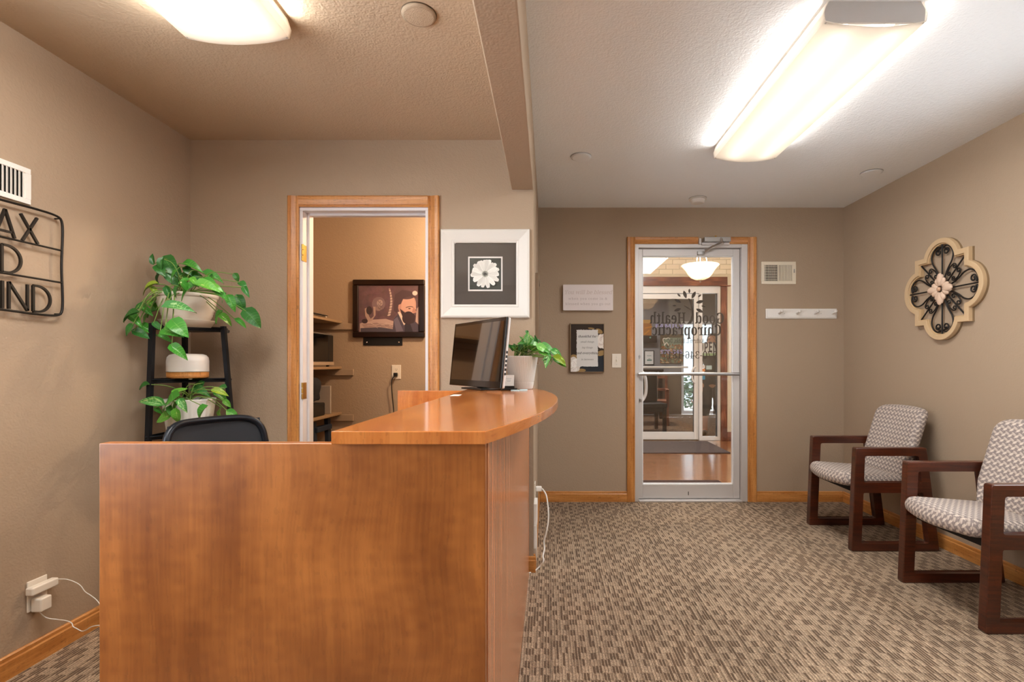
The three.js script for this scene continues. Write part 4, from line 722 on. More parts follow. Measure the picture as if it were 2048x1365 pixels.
  const bk = thing('wall_bracket', 'flat black bracket with two screws under the portrait', 'bracket', [at(766, 0, 4.24).x, at(0, 684.5, 4.24).y, ZB]);
  mesh('plate', bx(-.162, .162, -.029, .04, 0, .006, .001), M.black, bk);
  for (const x of [-.133, .133]) mesh('screw', new THREE.SphereGeometry(.007, 14, 10).scale(1, 1, .5).translate(x, -.003, .006), M.chrome, bk);
  const o = at(793, 744.5, 4.24); wallPlate('wall_socket', 'white wall socket with black plug in the closet', [o.x, o.y, ZB], 0, 'socket');
  const pc = thing('black_plug', 'black plug and cord in the closet socket', 'power cord', [o.x, o.y - .02, ZB + .009]);
  mesh('plug', bx(-.015, .015, -.014, .014, 0, .03, .005, 3), M.black, pc);
  mesh('cord', tube([V3(0, -.01, .024), V3(-.02, -.03, .03), V3(-.03, -.08, .025), V3(-.028, -.16, .02), V3(-.015, -.3, .02), V3(.0, -.6, .03), V3(.02, -.7, .1)], .004, 50, 8), M.black, pc);
}

// ------------------------------------------------------------------ entrance door
const fonts = {};
for (const n of ['serif_bold', 'serif_regular', 'sans_bold']) fonts[n] = await new FontLoader().loadAsync(`fonts/droid/droid_${n}.typeface.json`);
function fitText(str, font, x0, x1, y, capH, z, depth, mirror) {       // from x0 to x1; mirrored text starts at x1 and runs to x0
  const g = plain(new TextGeometry(str, { font: fonts[font], size: 1, depth: 1, curveSegments: 4, bevelEnabled: false })); g.computeBoundingBox(); const b = g.boundingBox, s = (x1 - x0) / (b.max.x - b.min.x);
  g.translate(-b.min.x, 0, 0); g.scale(s, capH / .72, depth);
  if (mirror) { g.scale(-1, 1, 1); const p = g.attributes.position; for (let i = 0; i < p.count; i += 3) { const t = [p.getX(i + 1), p.getY(i + 1), p.getZ(i + 1)]; p.setXYZ(i + 1, p.getX(i + 2), p.getY(i + 2), p.getZ(i + 2)); p.setXYZ(i + 2, ...t); } g.computeVertexNormals(); g.translate(x1, y, z); } else g.translate(x0, y, z);
  return g;
}
{
  const d = thing('door_2', 'aluminium framed glass entrance door with mirrored lettering and push bar', 'door', [0, 0, 0], 0, null, 'structure');
  const z0 = ZB - T + .002, z1 = ZB + .004, zl0 = ZB - .075, zl1 = ZB - .03;      // frame depth, leaf depth
  const fr = mesh('door_frame', [bx(DH.x0, DH.x0 + .032, .0, DH.y - .0, z0, z1, .002), bx(DH.x1 - .05, DH.x1, 0, DH.y, z0, z1, .002), bx(DH.x0 + .032, DH.x1 - .05, DH.y - .03, DH.y, z0, z1, .002)], M.alu, d);
  mesh('frame_stop', bx(DH.x1 - .066, DH.x1 - .05, 0, DH.y - .03, z0, zl1 - .05), M.alu, d);
  mesh('threshold', bx(DH.x0 + .032, DH.x1 - .05, .0005, .014, z0, z1 + .02, .003), M.alu, d);
  const lx0 = DH.x0 + .035, lx1 = DH.x1 - .053, gx0 = .79, gx1 = 1.548, gy0 = .135, gy1 = 2.045, ly0 = .018, ly1 = DH.y - .033;
  mesh('stile', bx(lx0, gx0, ly0, ly1, zl0, zl1, .003), M.alu, d); mesh('stile', bx(gx1, lx1, ly0, ly1, zl0, zl1, .003), M.alu, d);
  mesh('rail', bx(gx0, gx1, ly0, gy0, zl0, zl1, .003), M.alu, d); mesh('rail', bx(gx0, gx1, gy1, ly1, zl0, zl1, .003), M.alu, d);
  const bd = .006; mesh('glazing_bead', [bx(gx0, gx0 + bd, gy0, gy1, zl0 + .012, zl1 - .006), bx(gx1 - bd, gx1, gy0, gy1, zl0 + .012, zl1 - .006), bx(gx0, gx1, gy0, gy0 + bd, zl0 + .012, zl1 - .006), bx(gx0, gx1, gy1 - bd, gy1, zl0 + .012, zl1 - .006)], M.aluWhite, d);
  const zg = (zl0 + zl1) / 2; mesh('glass_pane', bx(gx0 + .002, gx1 - .002, gy0 + .002, gy1 - .002, zg - .003, zg + .003), M.glass, d);
  const D = -zg, yb = at(0, 748.5, D + -.05).y, xa = .745, xb = 1.575;
  mesh('push_bar', [rod(V3(xa, yb, zl1 + .055), V3(xb, yb, zl1 + .055), .0135, .0135, 20), rod(V3(xa + .02, yb, zl1), V3(xa + .02, yb, zl1 + .055), .011), rod(V3(xb - .02, yb, zl1), V3(xb - .02, yb, zl1 + .055), .011)], M.steel, d);
  const pu = at(1294, 0, -zl0).x; mesh('pull_handle', tube([V3(pu - .055, at(0, 745, 4.3).y, zl0), V3(pu - .02, at(0, 747, 4.3).y, zl0 - .06), V3(pu, at(0, 760, 4.3).y, zl0 - .065), V3(pu, at(0, 790, 4.3).y, zl0 - .065), V3(pu - .02, at(0, 800, 4.3).y, zl0 - .06), V3(pu - .055, at(0, 803, 4.3).y, zl0)], .0135, 60, 12), M.alu, d);
  for (const [u, v] of [[1277, 714], [1279, 801]]) { const p = at(u, v, -zl1); const l = mesh('lock_cylinder', new THREE.CylinderGeometry(.016, .018, .012, 24).rotateX(Math.PI / 2).translate(p.x, p.y, zl1 + .006), M.steel, d); mesh('keyway', bx(p.x - .002, p.x + .002, p.y - .007, p.y + .007, zl1 + .012, zl1 + .0128), M.black, l); }
  mesh('weep_slot', bx(1.17, 1.176, .045, .075, zl1, zl1 + .0012), M.black, d);
  // closer: body on the head, arm to the leaf
  const c0 = V3(1.275, 2.178, ZB + .001), cl = mesh('closer_body', [bx(1.281, 1.498, DH.y + .01, DH.y + .046, ZB, ZB + .06, .004)], M.steel, d, { label: 'silver door closer' });
  mesh('closer_bracket', [bx(1.246, 1.264, DH.y - .004, DH.y + .042, ZB, ZB + .03, .002), bx(1.27, 1.5, DH.y - .01, DH.y + .009, ZB, ZB + .022, .002)], M.alu, cl);
  mesh('closer_arm', [bar(V3(1.412, DH.y - .005, ZB + .085), V3(1.29, DH.y - .062, ZB + .03), .02, .008), rod(V3(1.418, DH.y + .03, ZB + .05), V3(1.418, DH.y - .015, ZB + .08), .014)], M.chrome, cl);
  mesh('arm_shoe', bx(1.245, 1.3, 2.052, 2.082, zl1, zl1 + .025, .003), M.steel, cl);
  mesh('closer_screw', rod(V3(1.385, DH.y + .046, ZB + .02), V3(1.385, DH.y + .066, ZB + .02), .006), M.brass, cl);
  // lettering on the glass, read from the hall
  const zt = zg - .0042, dd = -zt, X = u => at(u, 0, dd).x, Y = v => at(0, v, dd).y, hp = n => n / F * dd;
  const put = (str, font, u0, u1, v, cap) => mesh('lettering', fitText(str, font, X(u0), X(u1), Y(v), hp(cap), zt - .0008, .0012, true), M.letter, d);
  put('Good', 'serif_bold', 1390, 1447.5, 647.5, 15.5); put('Health', 'serif_bold', 1299.5, 1371, 647.5, 16); put('Chiropractic', 'serif_bold', 1304.5, 1442, 671, 15.5);
  put('Dr. Kathryn L. Bohks, DC', 'serif_regular', 1336, 1420, 686.5, 6.2); put('970-346-1817', 'serif_regular', 1325.5, 1434, 717.5, 10.5);
  const logo = []; const lf = (u, v, len, an) => { const s = new THREE.Shape(), L = hp(len) / 2; s.moveTo(-L, 0); s.quadraticCurveTo(0, L * .82, L, 0); s.quadraticCurveTo(0, -L * .82, -L, 0); logo.push(extr(s, .0012).rotateZ(R(an)).translate(X(u), Y(v), zt - .0008)); };
  const zq = (a, b) => [1270 + a / 5.686, 500 + b / 5.686];
  for (const [a, b, l, an] of [[500, 516, 52, -45], [568, 508, 94, -72], [618, 468, 54, 90], [667, 514, 92, 62], [735, 523, 50, 40], [738, 592, 92, 14], [778, 642, 50, -10], [734, 692, 90, -28], [486, 582, 82, -28], [448, 635, 46, 0], [484, 682, 84, 20]]) lf(...zq(a, b), l / 5.686, an);
  const tr = new THREE.Shape(), tp = [[605, 552], [622, 556], [650, 640], [668, 720], [660, 790], [640, 838], [592, 845], [628, 800], [644, 740], [642, 690], [600, 668], [560, 640], [556, 628], [604, 656], [640, 676], [630, 620]].map(([a, b]) => zq(a, b)).map(([u, v]) => [X(u), Y(v)]); logo.push(extr(poly(tp), .0012).translate(0, 0, zt - .0008));
  mesh('tree_emblem', logo, M.letter, d, { label: 'dark brown tree emblem' });
}

// ------------------------------------------------------------------ the hall beyond
const ZH = -7.6, HH = 2.95, HX0 = -1.2, HX1 = 5.2;
{ // strip floor
  const rs = rng(21), geos = [], cols = [];
  const f = thing('hall_floor', 'glossy brown wood strip floor of the hall', 'floor', [0, 0, 0], 0, null, 'structure');
  for (let z = ZB - T, k = 0; z > ZH - .02; z -= .0785, k++) { let x = HX0 - rs() * .9; while (x < HX1) { const L = .6 + rs() * .8, g = bx(Math.max(x, HX0), Math.min(x + L - .0012, HX1), -.02, -.002 + (rs() - .5) * .0004, z - .0775, z); metric(g.toNonIndexed ? (geos.push(plain(g)), geos[geos.length - 1]) : g, 'x', Math.floor(rs() * 40)); x += L; } }
  const m = mesh('floor_strips', geos, M.plank, f); m.userData.kind = 'stuff';
  mesh('subfloor', bx(HX0 - .1, HX1 + .1, -.09, -.021, ZH - .1, ZB - T), M.dark, f);
}
const SX0 = .55, SX1 = 2.565, SY1 = 2.30;                 // shop front opening
{
  const w = thing('wall_hall', 'cream painted brick wall across the hall', 'wall', [0, 0, 0], 0, null, 'structure');
  mesh('wall_core', [bx(HX0, SX0, 0, HH, ZH - .16, ZH), bx(SX1, HX1, 0, HH, ZH - .16, ZH), bx(SX0, SX1, SY1, HH, ZH - .16, ZH)], M.mortar, w);
  const bl = .2, bh = .0725, r = rng(6), base = [bx(-bl / 2 + .005, bl / 2 - .005, .004, bh - .004, 0, .009, .002, 1), bx(-bl / 4 + .005, bl / 4 - .005, .004, bh - .004, 0, .009, .002, 1)];
  for (let j = 0; j * bh < HH; j++) for (let i = 0; i < 18; i++) {
    const x = .75 + i * bl + (j % 2) * bl / 2, y = j * bh + .01; if (x > 3.5) continue;
    if (x - bl / 2 < 2.66 && y < 2.42) continue;
    const m = new THREE.Mesh(base[0], M.brick[Math.floor(r() * 3)]); m.name = 'brick'; m.position.set(x, y, ZH + (r() - .5) * .003); m.castShadow = m.receiveShadow = true; w.add(m);
  }
  struct('ceiling', bx(HX0, HX1, HH, HH + .1, ZH - .16, ZB - T), M.hallWall, 'cream ceiling of the hall', 'ceiling');
  struct('wall_hall_side', bx(HX0 - .1, HX0, 0, HH + .1, ZH - .16, ZB - T), M.hallWall, 'cream end wall of the hall', 'wall');
  struct('wall_hall_near', [bx(HX0, DH.x0, HR + .12, HH + .1, ZB - T, ZB - .02), bx(DH.x0, HX1, HR + .12, HH + .1, ZB - T, ZB - .02), bx(XR + T, HX1, 0, HR + .12, ZB - T, ZB)], M.hallWall, 'cream wall of the hall on the office side', 'wall');
  const t = thing('trim_4', 'rustic brown timber surround of the white shop front', 'timber surround', [0, 0, 0], 0, null, 'structure');
  mesh('lintel', bx(SX0 - .2, 2.655, SY1, 2.43, ZH, ZH + .045, .004), M.rustic, t, { grain: 'x', off: 1 });
  mesh('post', bx(SX1, 2.655, 0, SY1 - .006, ZH, ZH + .035, .003), M.rustic, t, { grain: 'y' });
  mesh('ledge', bx(SX1 - .01, 2.7, SY1 - .006, SY1 + .004, ZH, ZH + .06, .001), M.rustic, t, { grain: 'x' });
  mesh('plinth', bx(2.66, 3.6, 0, .13, ZH + .001, ZH + .03, .003), M.rustic, t, { grain: 'x' });
  // end of the hall: wall with a window
  struct('wall_hall_end', [bx(HX1, HX1 + .1, 0, 1.0, ZH - .16, ZB - T), bx(HX1, HX1 + .1, 2.2, HH + .1, ZH - .16, ZB - T), bx(HX1, HX1 + .1, 1.0, 2.2, ZH - .16, -6.6), bx(HX1, HX1 + .1, 1.0, 2.2, -5.3, ZB - T)], M.hallWall, 'cream far end wall of the hall with a window', 'wall');
  const e = thing('window_1', 'white framed window at the hall end', 'window', [HX1, 0, 0], 0, null, 'structure');
  for (const z of [-6.57, -5.95, -5.33]) mesh('mullion', bx(.02, .08, 1.0, 2.2, z - .03, z + .03), M.aluWhite, e);
  for (const y of [1.03, 2.17]) mesh('transom', bx(.02, .08, y - .03, y + .03, -6.54, -5.36), M.aluWhite, e);
  mesh('window_pane', bx(.047, .053, 1.06, 2.14, -6.54, -5.36), M.glass, e);
}
tag(mesh('door_mat', bx(.55, 1.66, 0, .01, -4.98, -4.42, .003), new THREE.MeshStandardMaterial({ map: TMat, color: '#b28a86', roughness: 1 }), scene, { grain: 'z' }), 'dark maroon door mat outside the glass entrance door', 'door mat');
tag(mesh('hall_runner', bx(.2, 2.33, 0, .011, -7.48, -6.52, .003), new THREE.MeshStandardMaterial({ map: TMat, color: '#ffffff', roughness: 1 }), scene, { grain: 'z' }), 'grey entrance mat in front of the white shop front', 'door mat');
{ // bowl pendant
  const p = thing('pendant_lamp', 'frosted glass bowl pendant lamp in the hall', 'pendant lamp', [1.786, 0, -6.0]);
  const glow = new THREE.MeshPhysicalMaterial({ color: '#fff1dc', roughness: .8, transmission: .55, thickness: 0, side: THREE.DoubleSide });
  mesh('bowl', lathe([[.012, 2.13], [.06, 2.134], [.105, 2.155], [.14, 2.195], [.165, 2.24], [.195, 2.275], [.217, 2.298], [.214, 2.302], [.19, 2.28], [.16, 2.246], [.135, 2.2], [.1, 2.16], [.058, 2.14], [.012, 2.137]], 48), glow, p);
  mesh('finial', lathe([[0, 2.095], [.006, 2.1], [.008, 2.112], [.018, 2.12], [.02, 2.13], [0, 2.132]], 20), M.steel, p);
  for (let k = 0; k < 3; k++) { const a = k * 2.094 + .3, c = Math.cos(a), s = Math.sin(a); mesh('arm', tube([V3(.02 * c, 2.16, .02 * s), V3(.06 * c, 2.25, .06 * s), V3(.075 * c, 2.36, .075 * s), V3(.03 * c, 2.46, .03 * s), V3(.006 * c, 2.5, .006 * s)], .0055, 30, 8), M.steel, p); }
  mesh('stem', rod(V3(0, 2.14, 0), V3(0, HH - .02, 0), .0065), M.steel, p); mesh('canopy', lathe([[0, HH - .03], [.05, HH - .025], [.06, HH], [0, HH]], 24), M.steel, p);
  for (let k = 0; k < 3; k++) { const a = k * 2.094 + 1.3; mesh('bulb', new THREE.SphereGeometry(.028, 16, 12).translate(.07 * Math.cos(a), 2.25, .07 * Math.sin(a)), new THREE.MeshStandardMaterial({ color: '#fff', emissive: new THREE.Color(1, .78, .5), emissiveIntensity: 1.1 }), p); }
  const l = new THREE.PointLight(new THREE.Color().setRGB(1, .9, .78), 1.3, 0, 2); l.position.set(0, 2.4, .1); l.castShadow = true; l.shadow.radius = 4; p.add(l);
}
{ const h = thing('hall_light', 'long ceiling light of the hall above the entrance door', 'ceiling light', [1.4, HH, -5.0]); mesh('housing', bx(-.62, .62, -.03, 0, -.15, .15, .004), M.white, h); mesh('lens', bx(-.6, .6, -.08, -.03, -.14, .14, .02), new THREE.MeshStandardMaterial({ color: '#fff', emissive: LAMP_COOL, emissiveIntensity: 2 }), h);
  const ra = new THREE.RectAreaLight(LAMP_COOL, 26, 1.2, .28); ra.position.set(0, -.09, 0); ra.rotation.x = -Math.PI / 2; ra.name = 'area_light'; h.add(ra); }
{ // white shop front
  const s = thing('door_3', 'white aluminium shop front with glass door and sidelight', 'door', [0, 0, 0], 0, null, 'structure');
  const z0 = ZH - .1, z1 = ZH - .01, X = u => at(u, 0, 7.62).x, Y = v => at(0, v, 7.62).y, dz = ZH - .075, dz1 = ZH - .03;
  mesh('outer_frame', [bx(SX0, SX1, Y(587), SY1, z0, z1, .003), bx(X(1435.5), SX1, 0, Y(587), z0, z1, .003), bx(X(1398), X(1404.5), 0, Y(587), z0, z1, .003), bx(X(1404.5), X(1435.5), 0, Y(874), z0, z1, .003), bx(SX0, SX0 + .06, 0, Y(587), z0, z1, .003)], M.aluWhite, s);
  const l0 = SX0 + .07, l1 = X(1397.3), g1 = X(1388.5), g0 = l0 + .08, yb = Y(865), yt = Y(598);
  mesh('stile', bx(g1, l1, .012, Y(588), dz, dz1, .003), M.aluWhite, s); mesh('stile', bx(l0, g0, .012, Y(588), dz, dz1, .003), M.aluWhite, s);
  mesh('rail', bx(g0, g1, .012, yb, dz, dz1, .003), M.aluWhite, s); mesh('rail', bx(g0, g1, yt, Y(588), dz, dz1, .003), M.aluWhite, s);
  mesh('glass_pane', bx(g0, g1, yb, yt, ZH - .055, ZH - .05), M.glass, s);
  mesh('glass_pane', bx(X(1404.5), X(1435.5), Y(874), Y(587), ZH - .055, ZH - .05), M.glass, s);
  mesh('push_bar', rod(V3(g0 - .03, Y(735), dz - .05), V3(X(1380), Y(735), dz - .05), .014), M.aluWhite, s);
  mesh('pull_handle', tube([V3(g1 + .02, Y(735), dz1), V3(g1 - .02, Y(736), dz1 + .05), V3(g1 - .045, Y(743), dz1 + .06), V3(g1 - .045, Y(757), dz1 + .06), V3(g1 - .02, Y(764), dz1 + .05), V3(g1 + .02, Y(765), dz1)], .013, 50, 10), M.aluWhite, s);
  mesh('gasket', [bx(X(1432.7), X(1435.5), Y(874), Y(587), ZH - .06, ZH - .045), bx(g1 - .01, g1, yb, yt, ZH - .06, ZH - .045)], std('#4b4d52', .6), s);
  // tooth emblem and lettering on its glass
  const zt = ZH - .0485, zz = 7.62, T2 = (a, b) => V3(X(1280 + a / 11.38), Y(620 + b / 11.38), zt);
  mesh('tooth_emblem', tube([T2(565, 815), T2(560, 770), T2(535, 700), T2(540, 655), T2(575, 650), T2(600, 662), T2(640, 640), T2(678, 650), T2(675, 690)], .006, 60, 6), M.whiteGloss, s, { label: 'white tooth outline' });
  mesh('tooth_emblem', tube([T2(565, 815), T2(585, 780), T2(610, 750), T2(640, 770), T2(655, 810)], .006, 30, 6), M.whiteGloss, s);
  mesh('lettering', fitText('FAMILY', 'sans_bold', X(1312), X(1368), Y(656), 5.5 / F * zz, zt, .001, false), M.lavender, s);
  mesh('lettering', fitText('970-346', 'sans_bold', X(1322), X(1366), Y(708), 6 / F * zz, zt, .001, false), M.lavender, s);
  const st = (u0, u1, v0, v1, m, lb) => mesh('sticker', bx(X(u0), X(u1), Y(v1), Y(v0), ZH - .0495, ZH - .0488), m, s, { label: lb });
  st(1405, 1411.5, 738, 744, std('#d88a4a', .5), 'orange sticker'); st(1405, 1411.5, 731, 737, M.paper); st(1405, 1411.5, 751, 760, std('#3b8fb8', .5), 'blue sticker'); st(1413.5, 1425, 731.5, 739.5, std('#b9d3d8', .4), 'pale blue card');
}
{ // OPEN sign inside the sidelight
  const X = u => at(u, 0, 7.72).x, Y = v => at(0, v, 7.72).y, s = thing('open_sign', 'pale hanging sign reading OPEN behind the sidelight', 'sign', [0, 0, 0]);
  mesh('sign_board', bx(X(1393), X(1440), Y(707), Y(687), -7.735, -7.72, .002), std('#e8f1f4', .5), s);
  mesh('sign_band', bx(X(1393), X(1440), Y(712), Y(707), -7.735, -7.72), std('#a9cfa4', .5), s);
  mesh('lettering', fitText('OPEN', 'sans_bold', X(1397), X(1435.5), Y(705), 15 / F * 7.72, -7.72, .002, false), M.navy, s);
  mesh('cord', [rod(V3(X(1398), Y(687), -7.728), V3(X(1416), Y(660), -7.728), .002), rod(V3(X(1435), Y(687), -7.728), V3(X(1416), Y(660), -7.728), .002)], M.black, s);
}
// ------------------------------------------------------------------ office behind the shop front
const OX0 = .2, OX1 = 4.8, OZ = -11.5, OH = 2.7;
struct('floor_office', bx(OX0, OX1, -.08, -.001, OZ, ZH - .001), new THREE.MeshStandardMaterial({ map: TC, roughness: 1, color: '#cbb8a6' }), 'brown carpet of the office across the hall', 'floor', 'z');
struct('ceiling', bx(OX0, OX1, OH, OH + .1, OZ, ZH - .16), wallMat('#8a7458'), 'brown ceiling of the office across the hall', 'ceiling');
struct('wall_office_back', [bx(OX0, 3.0, .95, OH, OZ - .1, OZ), bx(4.55, OX1, 0, OH, OZ - .1, OZ), bx(3.0, 4.55, 2.1, OH, OZ - .1, OZ)], M.roomWall, 'grey far wall of the office across the hall', 'wall');
struct('wall_office_low', bx(OX0, 3.0, 0, .95, OZ - .1, OZ), M.roomWallLow, 'brown lower part of the far office wall', 'wall');
struct('wall_office_side', [bx(OX0 - .1, OX0, 0, OH, OZ - .1, ZH - .16), bx(OX1, OX1 + .1, 0, OH, OZ - .1, ZH - .16)], M.roomWall, 'grey side walls of the office across the hall', 'wall');
{
  const w = thing('window_2', 'tall glazing in the far wall of the office across the hall', 'window', [0, 0, 0], 0, null, 'structure');
  for (const x of [3.03, 3.75, 4.52]) mesh('mullion', bx(x - .03, x + .03, 0, 2.1, OZ - .08, OZ - .02), M.aluWhite, w);
  for (const y of [.05, 2.07]) mesh('transom', bx(3.06, 4.49, y - .04, y + .03, OZ - .08, OZ - .02), M.aluWhite, w);
  mesh('window_pane', bx(3.06, 4.49, .08, 2.04, OZ - .053, OZ - .047), M.glass, w);
  struct('ground', bx(-4, 16, -.16, -.1, -24, OZ - .1), std('#b9b6b0', .9), 'pale pavement outside the far windows', 'pavement');
  struct('ground', bx(HX1 + .1, 16, -.16, -.1, OZ - .1, 4), std('#b9b6b0', .9), 'pale pavement outside the hall window', 'pavement');
  struct('wall_opposite', bx(-2, 9, -.1, 4, -17.2, -17), wallMat('#a9b4ba'), 'pale blue-grey building wall outside the far windows', 'wall');
  struct('ceiling', bx(1, 9, 2.9, 3.0, -17, OZ - .1), M.roomWall, 'porch roof outside the far windows', 'roof');
  const b = thing('shrub', 'rounded green shrub outside the far window', 'shrub', [3.95, -.1, -13.2]), r = rng(31), lg = [];
  for (let i = 0; i < 900; i++) { const a = r() * 6.283, e = Math.acos(1 - r()), q = .55 + .25 * r(), l = new THREE.PlaneGeometry(.09, .05); l.rotateX(r() * 3).rotateY(r() * 6); l.translate(.95 * q * Math.sin(e) * Math.cos(a), .12 + 1.15 * q * Math.cos(e), .8 * q * Math.sin(e) * Math.sin(a)); lg.push(l); }
  const fo = mesh('foliage', lg, new THREE.MeshStandardMaterial({ color: '#3c5a44', roughness: .7, side: THREE.DoubleSide }), b); fo.userData.kind = 'stuff';
  for (let k = 0; k < 5; k++) mesh('stem', rod(V3((k - 2) * .05, 0, 0), V3((k - 2) * .2, .7, (k % 2 - .5) * .3), .015, .006), M.rustic, b);
}
{ // framed things and seats inside
  const X = u => at(u, 0, 11.5).x, Y = v => at(0, v, 11.5).y;
  const tx = canvasTex(256, 330, (k, w, h) => { k.fillStyle = '#6a5a44'; k.fillRect(0, 0, w, h); const r = rng(9); k.fillStyle = '#8e9a84'; k.fillRect(40, 40, 200, 120); for (let i = 0; i < 150; i++) { k.fillStyle = ['#8b6a46', '#b07c52', '#59503f', '#c9a884', '#98582c', '#788468'][Math.floor(r() * 6)]; k.beginPath(); k.ellipse(r() * w, 120 + r() * 210, 6 + r() * 18, 4 + r() * 12, r() * 3, 0, 7); k.fill(); } });
  const p = board(scene, 'landscape_poster', X(1365) - X(1320), Y(669) - Y(727), .03, tx, M.darkFrame); p.position.set(X(1342.5), Y(698), OZ); tag(p, 'large autumn-coloured poster on the grey wall across the hall', 'picture');
  const f = thing('small_frame', 'small dark framed certificate left of the poster', 'framed picture', [X(1298), Y(716), OZ]); const fw = X(1308) - X(1288), fh = Y(701) - Y(730);
  mesh('frame', bx(-fw / 2, fw / 2, -fh / 2, fh / 2, 0, .02, .003), M.black, f); mesh('paper', bx(-fw / 2 + .018, fw / 2 - .018, -fh / 2 + .018, fh / 2 - .018, .019, .022), M.paper, f); mesh('print', [bx(-.05, .05, .04, .05, .0221, .0226), bx(-.05, .06, -.07, -.04, .0221, .0226), bx(-.02, .03, -.03, -.02, .0221, .0226)], std('#5d8078', .8), f);
  const o = thing('amber_picture', 'orange leaf picture above a dark cabinet across the hall', 'picture', [X(1290), Y(658), OZ]); mesh('panel', bx(-.22, .14, -.2, .2, 0, .03, .004), std('#b8701c', .6), o); mesh('top_band', bx(-.22, .14, .12, .2, .03, .034), std('#d59a42', .6), o); mesh('leaf_mark', [bx(.0, .16, .0, .03, .03, .036).rotateZ(.2), bx(-.1, .05, -.1, -.07, .03, .036).rotateZ(.7)], std('#d88a1e', .6), o);
  const cb = thing('wall_cabinet', 'dark brown wall cabinet under the orange picture', 'cabinet', [X(1294), Y(686.5), OZ]); mesh('body', bx(-.25, .18, 0, .16, 0, .2, .005), M.darkFrame, cb, { grain: 'x' }); mesh('door', bx(-.24, .17, .01, .15, .2, .212, .003), M.darkFrame, cb, { grain: 'x' }); mesh('knob', new THREE.SphereGeometry(.02, 12, 10).translate(.03, .11, .22), std('#86bfa4', .4), cb);
  const lt = thing('office_light', 'long ceiling light of the office across the hall', 'ceiling light', [1.6, OH, -9.6]); mesh('housing', bx(-.7, .7, -.03, 0, -.16, .16, .004), M.white, lt); mesh('lens', bx(-.68, .68, -.08, -.03, -.15, .15, .02), new THREE.MeshStandardMaterial({ color: '#fff', emissive: LAMP_COOL, emissiveIntensity: 3 }), lt);
  const ra = new THREE.RectAreaLight(LAMP_COOL, 20, 1.36, .3); ra.position.set(0, -.09, 0); ra.rotation.x = -Math.PI / 2; ra.name = 'area_light'; lt.add(ra);
  const tb = thing('office_table', 'dark wood table edge behind the black chair', 'table', [1.85, 0, -10.9]); mesh('table_top', bx(-.9, .55, .98, 1.03, -.3, .3, .004), M.darkFrame, tb, { grain: 'x' }); for (const [x, z] of [[-.85, -.25], [.5, -.25], [-.85, .25], [.5, .25]]) mesh('leg', bx(x - .03, x + .03, 0, .98, z - .03, z + .03), M.darkFrame, tb, { grain: 'y' });
  const bc = thing('dining_chair', 'black padded side chair across the hall', 'chair', [1.72, 0, -8.75], R(8));
  mesh('seat', bx(-.25, .25, .4, .48, -.22, .24, .02, 3), M.black, bc); mesh('backrest', bx(-.23, .23, .47, 1.0, -.25, -.2, .02, 3), M.black, bc); for (const [x, z] of [[-.21, -.2], [.21, -.2], [-.21, .2], [.21, .2]]) mesh('leg', bx(x - .028, x + .028, 0, .41, z - .028, z + .028, .004), M.black, bc); mesh('apron', bx(-.2, .2, .33, .4, -.18, .2), M.black, bc); mesh('side_trim', bx(.228, .236, .5, .98, -.245, -.205, .002), M.steel, bc);
  const wc = thing('wooden_chair', 'brown wooden armchair behind the black chair', 'chair', [2.0, 0, -9.7], R(-10));
  mesh('seat', bx(-.26, .26, .4, .46, -.25, .25, .01), M.rustic, wc, { grain: 'x' }); mesh('backrest', [bx(-.26, .26, .86, .94, -.26, -.23, .005), bx(-.26, .26, .62, .67, -.26, -.23, .005)], M.rustic, wc, { grain: 'x' }); for (const [x, z, h] of [[-.25, -.24, .94], [.25, -.24, .94], [-.25, .24, .64], [.25, .24, .64]]) mesh('leg', bx(x - .025, x + .025, 0, h, z - .025, z + .025, .004), M.rustic, wc, { grain: 'y' }); for (const s of [-1, 1]) mesh('armrest', bx(s * .25 - .03, s * .25 + .03, .64, .67, -.24, .28, .008), M.rustic, wc, { grain: 'z' });
}
// ------------------------------------------------------------------ person behind the sidelight
function sdfGeo(bones, k, c, half, res) {    // bones: [a, b, ra, rb]; smooth union meshed on a cube grid
  const mc = new MarchingCubes(res, new THREE.MeshBasicMaterial(), false, false, 60000), n = res; mc.isolation = 0; mc.reset(); const p = V3(), q = V3();
  const B = bones.map(([a, b, ra, rb]) => ({ a, d: b.clone().sub(a), l2: b.distanceToSquared(a) || 1e-9, ra, rb }));
  for (let z = 0; z < n; z++) for (let y = 0; y < n; y++) for (let x = 0; x < n; x++) {
    p.set((x - n / 2) / (n / 2) * half + c.x, (y - n / 2) / (n / 2) * half + c.y, (z - n / 2) / (n / 2) * half + c.z); let s = 0;
    for (const b of B) { q.copy(p).sub(b.a); const t = Math.max(0, Math.min(1, q.dot(b.d) / b.l2)), D = q.addScaledVector(b.d, -t).length() - (b.ra + (b.rb - b.ra) * t); s += Math.exp(-D * k); }
    mc.field[x + y * n + z * n * n] = Math.log(s + 1e-30) / k;
  }
  mc.update(); const g = new THREE.BufferGeometry(), cnt = mc.count ?? mc.geometry.drawRange.count;
  g.setAttribute('position', new THREE.BufferAttribute(mc.positionArray.slice(0, cnt * 3), 3)); g.setAttribute('normal', new THREE.BufferAttribute(mc.normalArray.slice(0, cnt * 3), 3));
  g.scale(half, half, half); g.translate(c.x, c.y, c.z); g.computeVertexNormals(); return g;
}
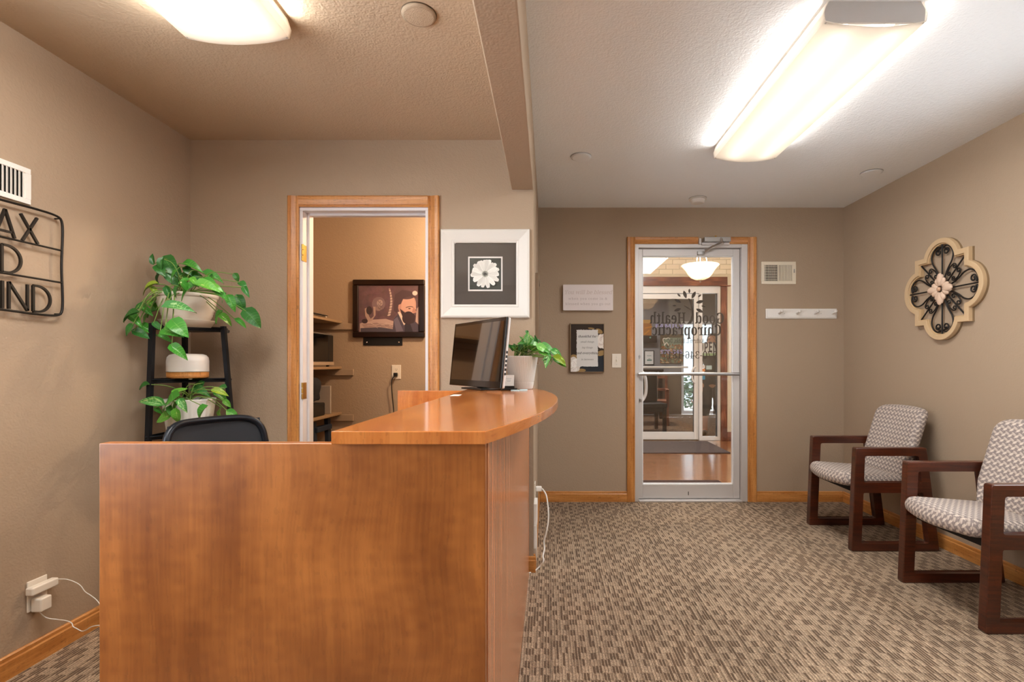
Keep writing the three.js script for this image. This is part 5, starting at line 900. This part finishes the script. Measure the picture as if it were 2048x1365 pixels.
{
  const p = thing('person', 'person in dark cropped trousers standing behind the sidelight', 'person', [2.655, 0, -8.25], R(-20)), b = (a, c, r, s) => [V3(...a), V3(...c), r, s];
  const body = [b([0, 1.48, 0], [0, 1.55, .01], .075, .07), b([0, 1.42, .04], [0, 1.46, .05], .05, .06), b([0, 1.3, 0], [0, 1.4, 0], .05, .045), b([-.13, 1.25, 0], [.13, 1.25, 0], .06, .06), b([0, 1.2, 0], [0, .95, 0], .12, .11), b([-.06, .86, 0], [.06, .86, 0], .12, .12)];
  for (const s of [-1, 1]) { body.push(b([s * .08, .82, 0], [s * .1, .46, .02], .08, .058), b([s * .1, .46, .02], [s * .115, .09, 0], .055, .036), b([s * .115, .045, -.02], [s * .125, .035, .13], .036, .03), b([s * .17, 1.24, 0], [s * .23, 1.0, -.01], .045, .037), b([s * .23, 1.0, -.01], [s * .2, .8, .1], .036, .028), b([s * .2, .8, .1], [s * .19, .74, .13], .03, .026)); for (let f = 0; f < 4; f++) body.push(b([s * (.175 + f * .01), .735, .12 + f * .012], [s * (.172 + f * .01), .665 + (f === 0 || f === 3 ? .012 : 0), .14 + f * .012], .0095, .008)); body.push(b([s * .185, .77, .125], [s * .165, .72, .165], .011, .009)); }
  mesh('body', sdfGeo(body, 55, V3(0, .82, 0), .86, 110), M.skin, p);
  const tr = [b([-.07, .88, 0], [.07, .88, 0], .128, .128)]; for (const s of [-1, 1]) tr.push(b([s * .08, .82, 0], [s * .1, .46, .02], .09, .072), b([s * .1, .46, .02], [s * .108, .34, .012], .07, .06));
  mesh('trousers', sdfGeo(tr, 55, V3(0, .65, 0), .5, 64), M.cloth, p);
  const tp = [b([-.13, 1.25, 0], [.13, 1.25, 0], .072, .072), b([0, 1.2, 0], [0, .95, 0], .135, .128)]; mesh('top', sdfGeo(tp, 50, V3(0, 1.1, 0), .4, 56), M.cloth, p);
  for (const s of [-1, 1]) mesh('sleeve', sdfGeo([b([s * .17, 1.24, 0], [s * .23, 1.0, -.01], .056, .048), b([s * .23, 1.0, -.01], [s * .205, .83, .085], .046, .038)], 60, V3(s * .2, 1.04, .03), .32, 40), M.sleeve, p);
  mesh('hair', sdfGeo([b([0, 1.54, -.02], [0, 1.56, -.01], .086, .08), b([0, 1.5, -.06], [0, 1.36, -.07], .06, .045)], 50, V3(0, 1.48, -.04), .22, 40), M.hair, p);
  for (const s of [-1, 1]) { mesh('eye', new THREE.SphereGeometry(.011, 12, 10).translate(s * .028, 1.5, .068), M.black, p); mesh('ear', new THREE.SphereGeometry(1, 12, 10).scale(.012, .028, .018).translate(s * .074, 1.49, 0), M.skin, p); mesh('shoe', sdfGeo([b([s * .115, .04, -.03], [s * .126, .032, .14], .044, .038)], 60, V3(s * .12, .06, .05), .18, 32), M.black, p); }
  mesh('nose', new THREE.ConeGeometry(.014, .035, 10).rotateX(-.35).translate(0, 1.485, .086), M.skin, p); mesh('mouth', bx(-.022, .022, 1.45, 1.456, .072, .086, .003), std('#8f4f48', .6), p);
}
scene.traverse(o => { if (o.isMesh) { o.castShadow = o.castShadow !== false; o.receiveShadow = true; } });
renderer.render(scene, camera);
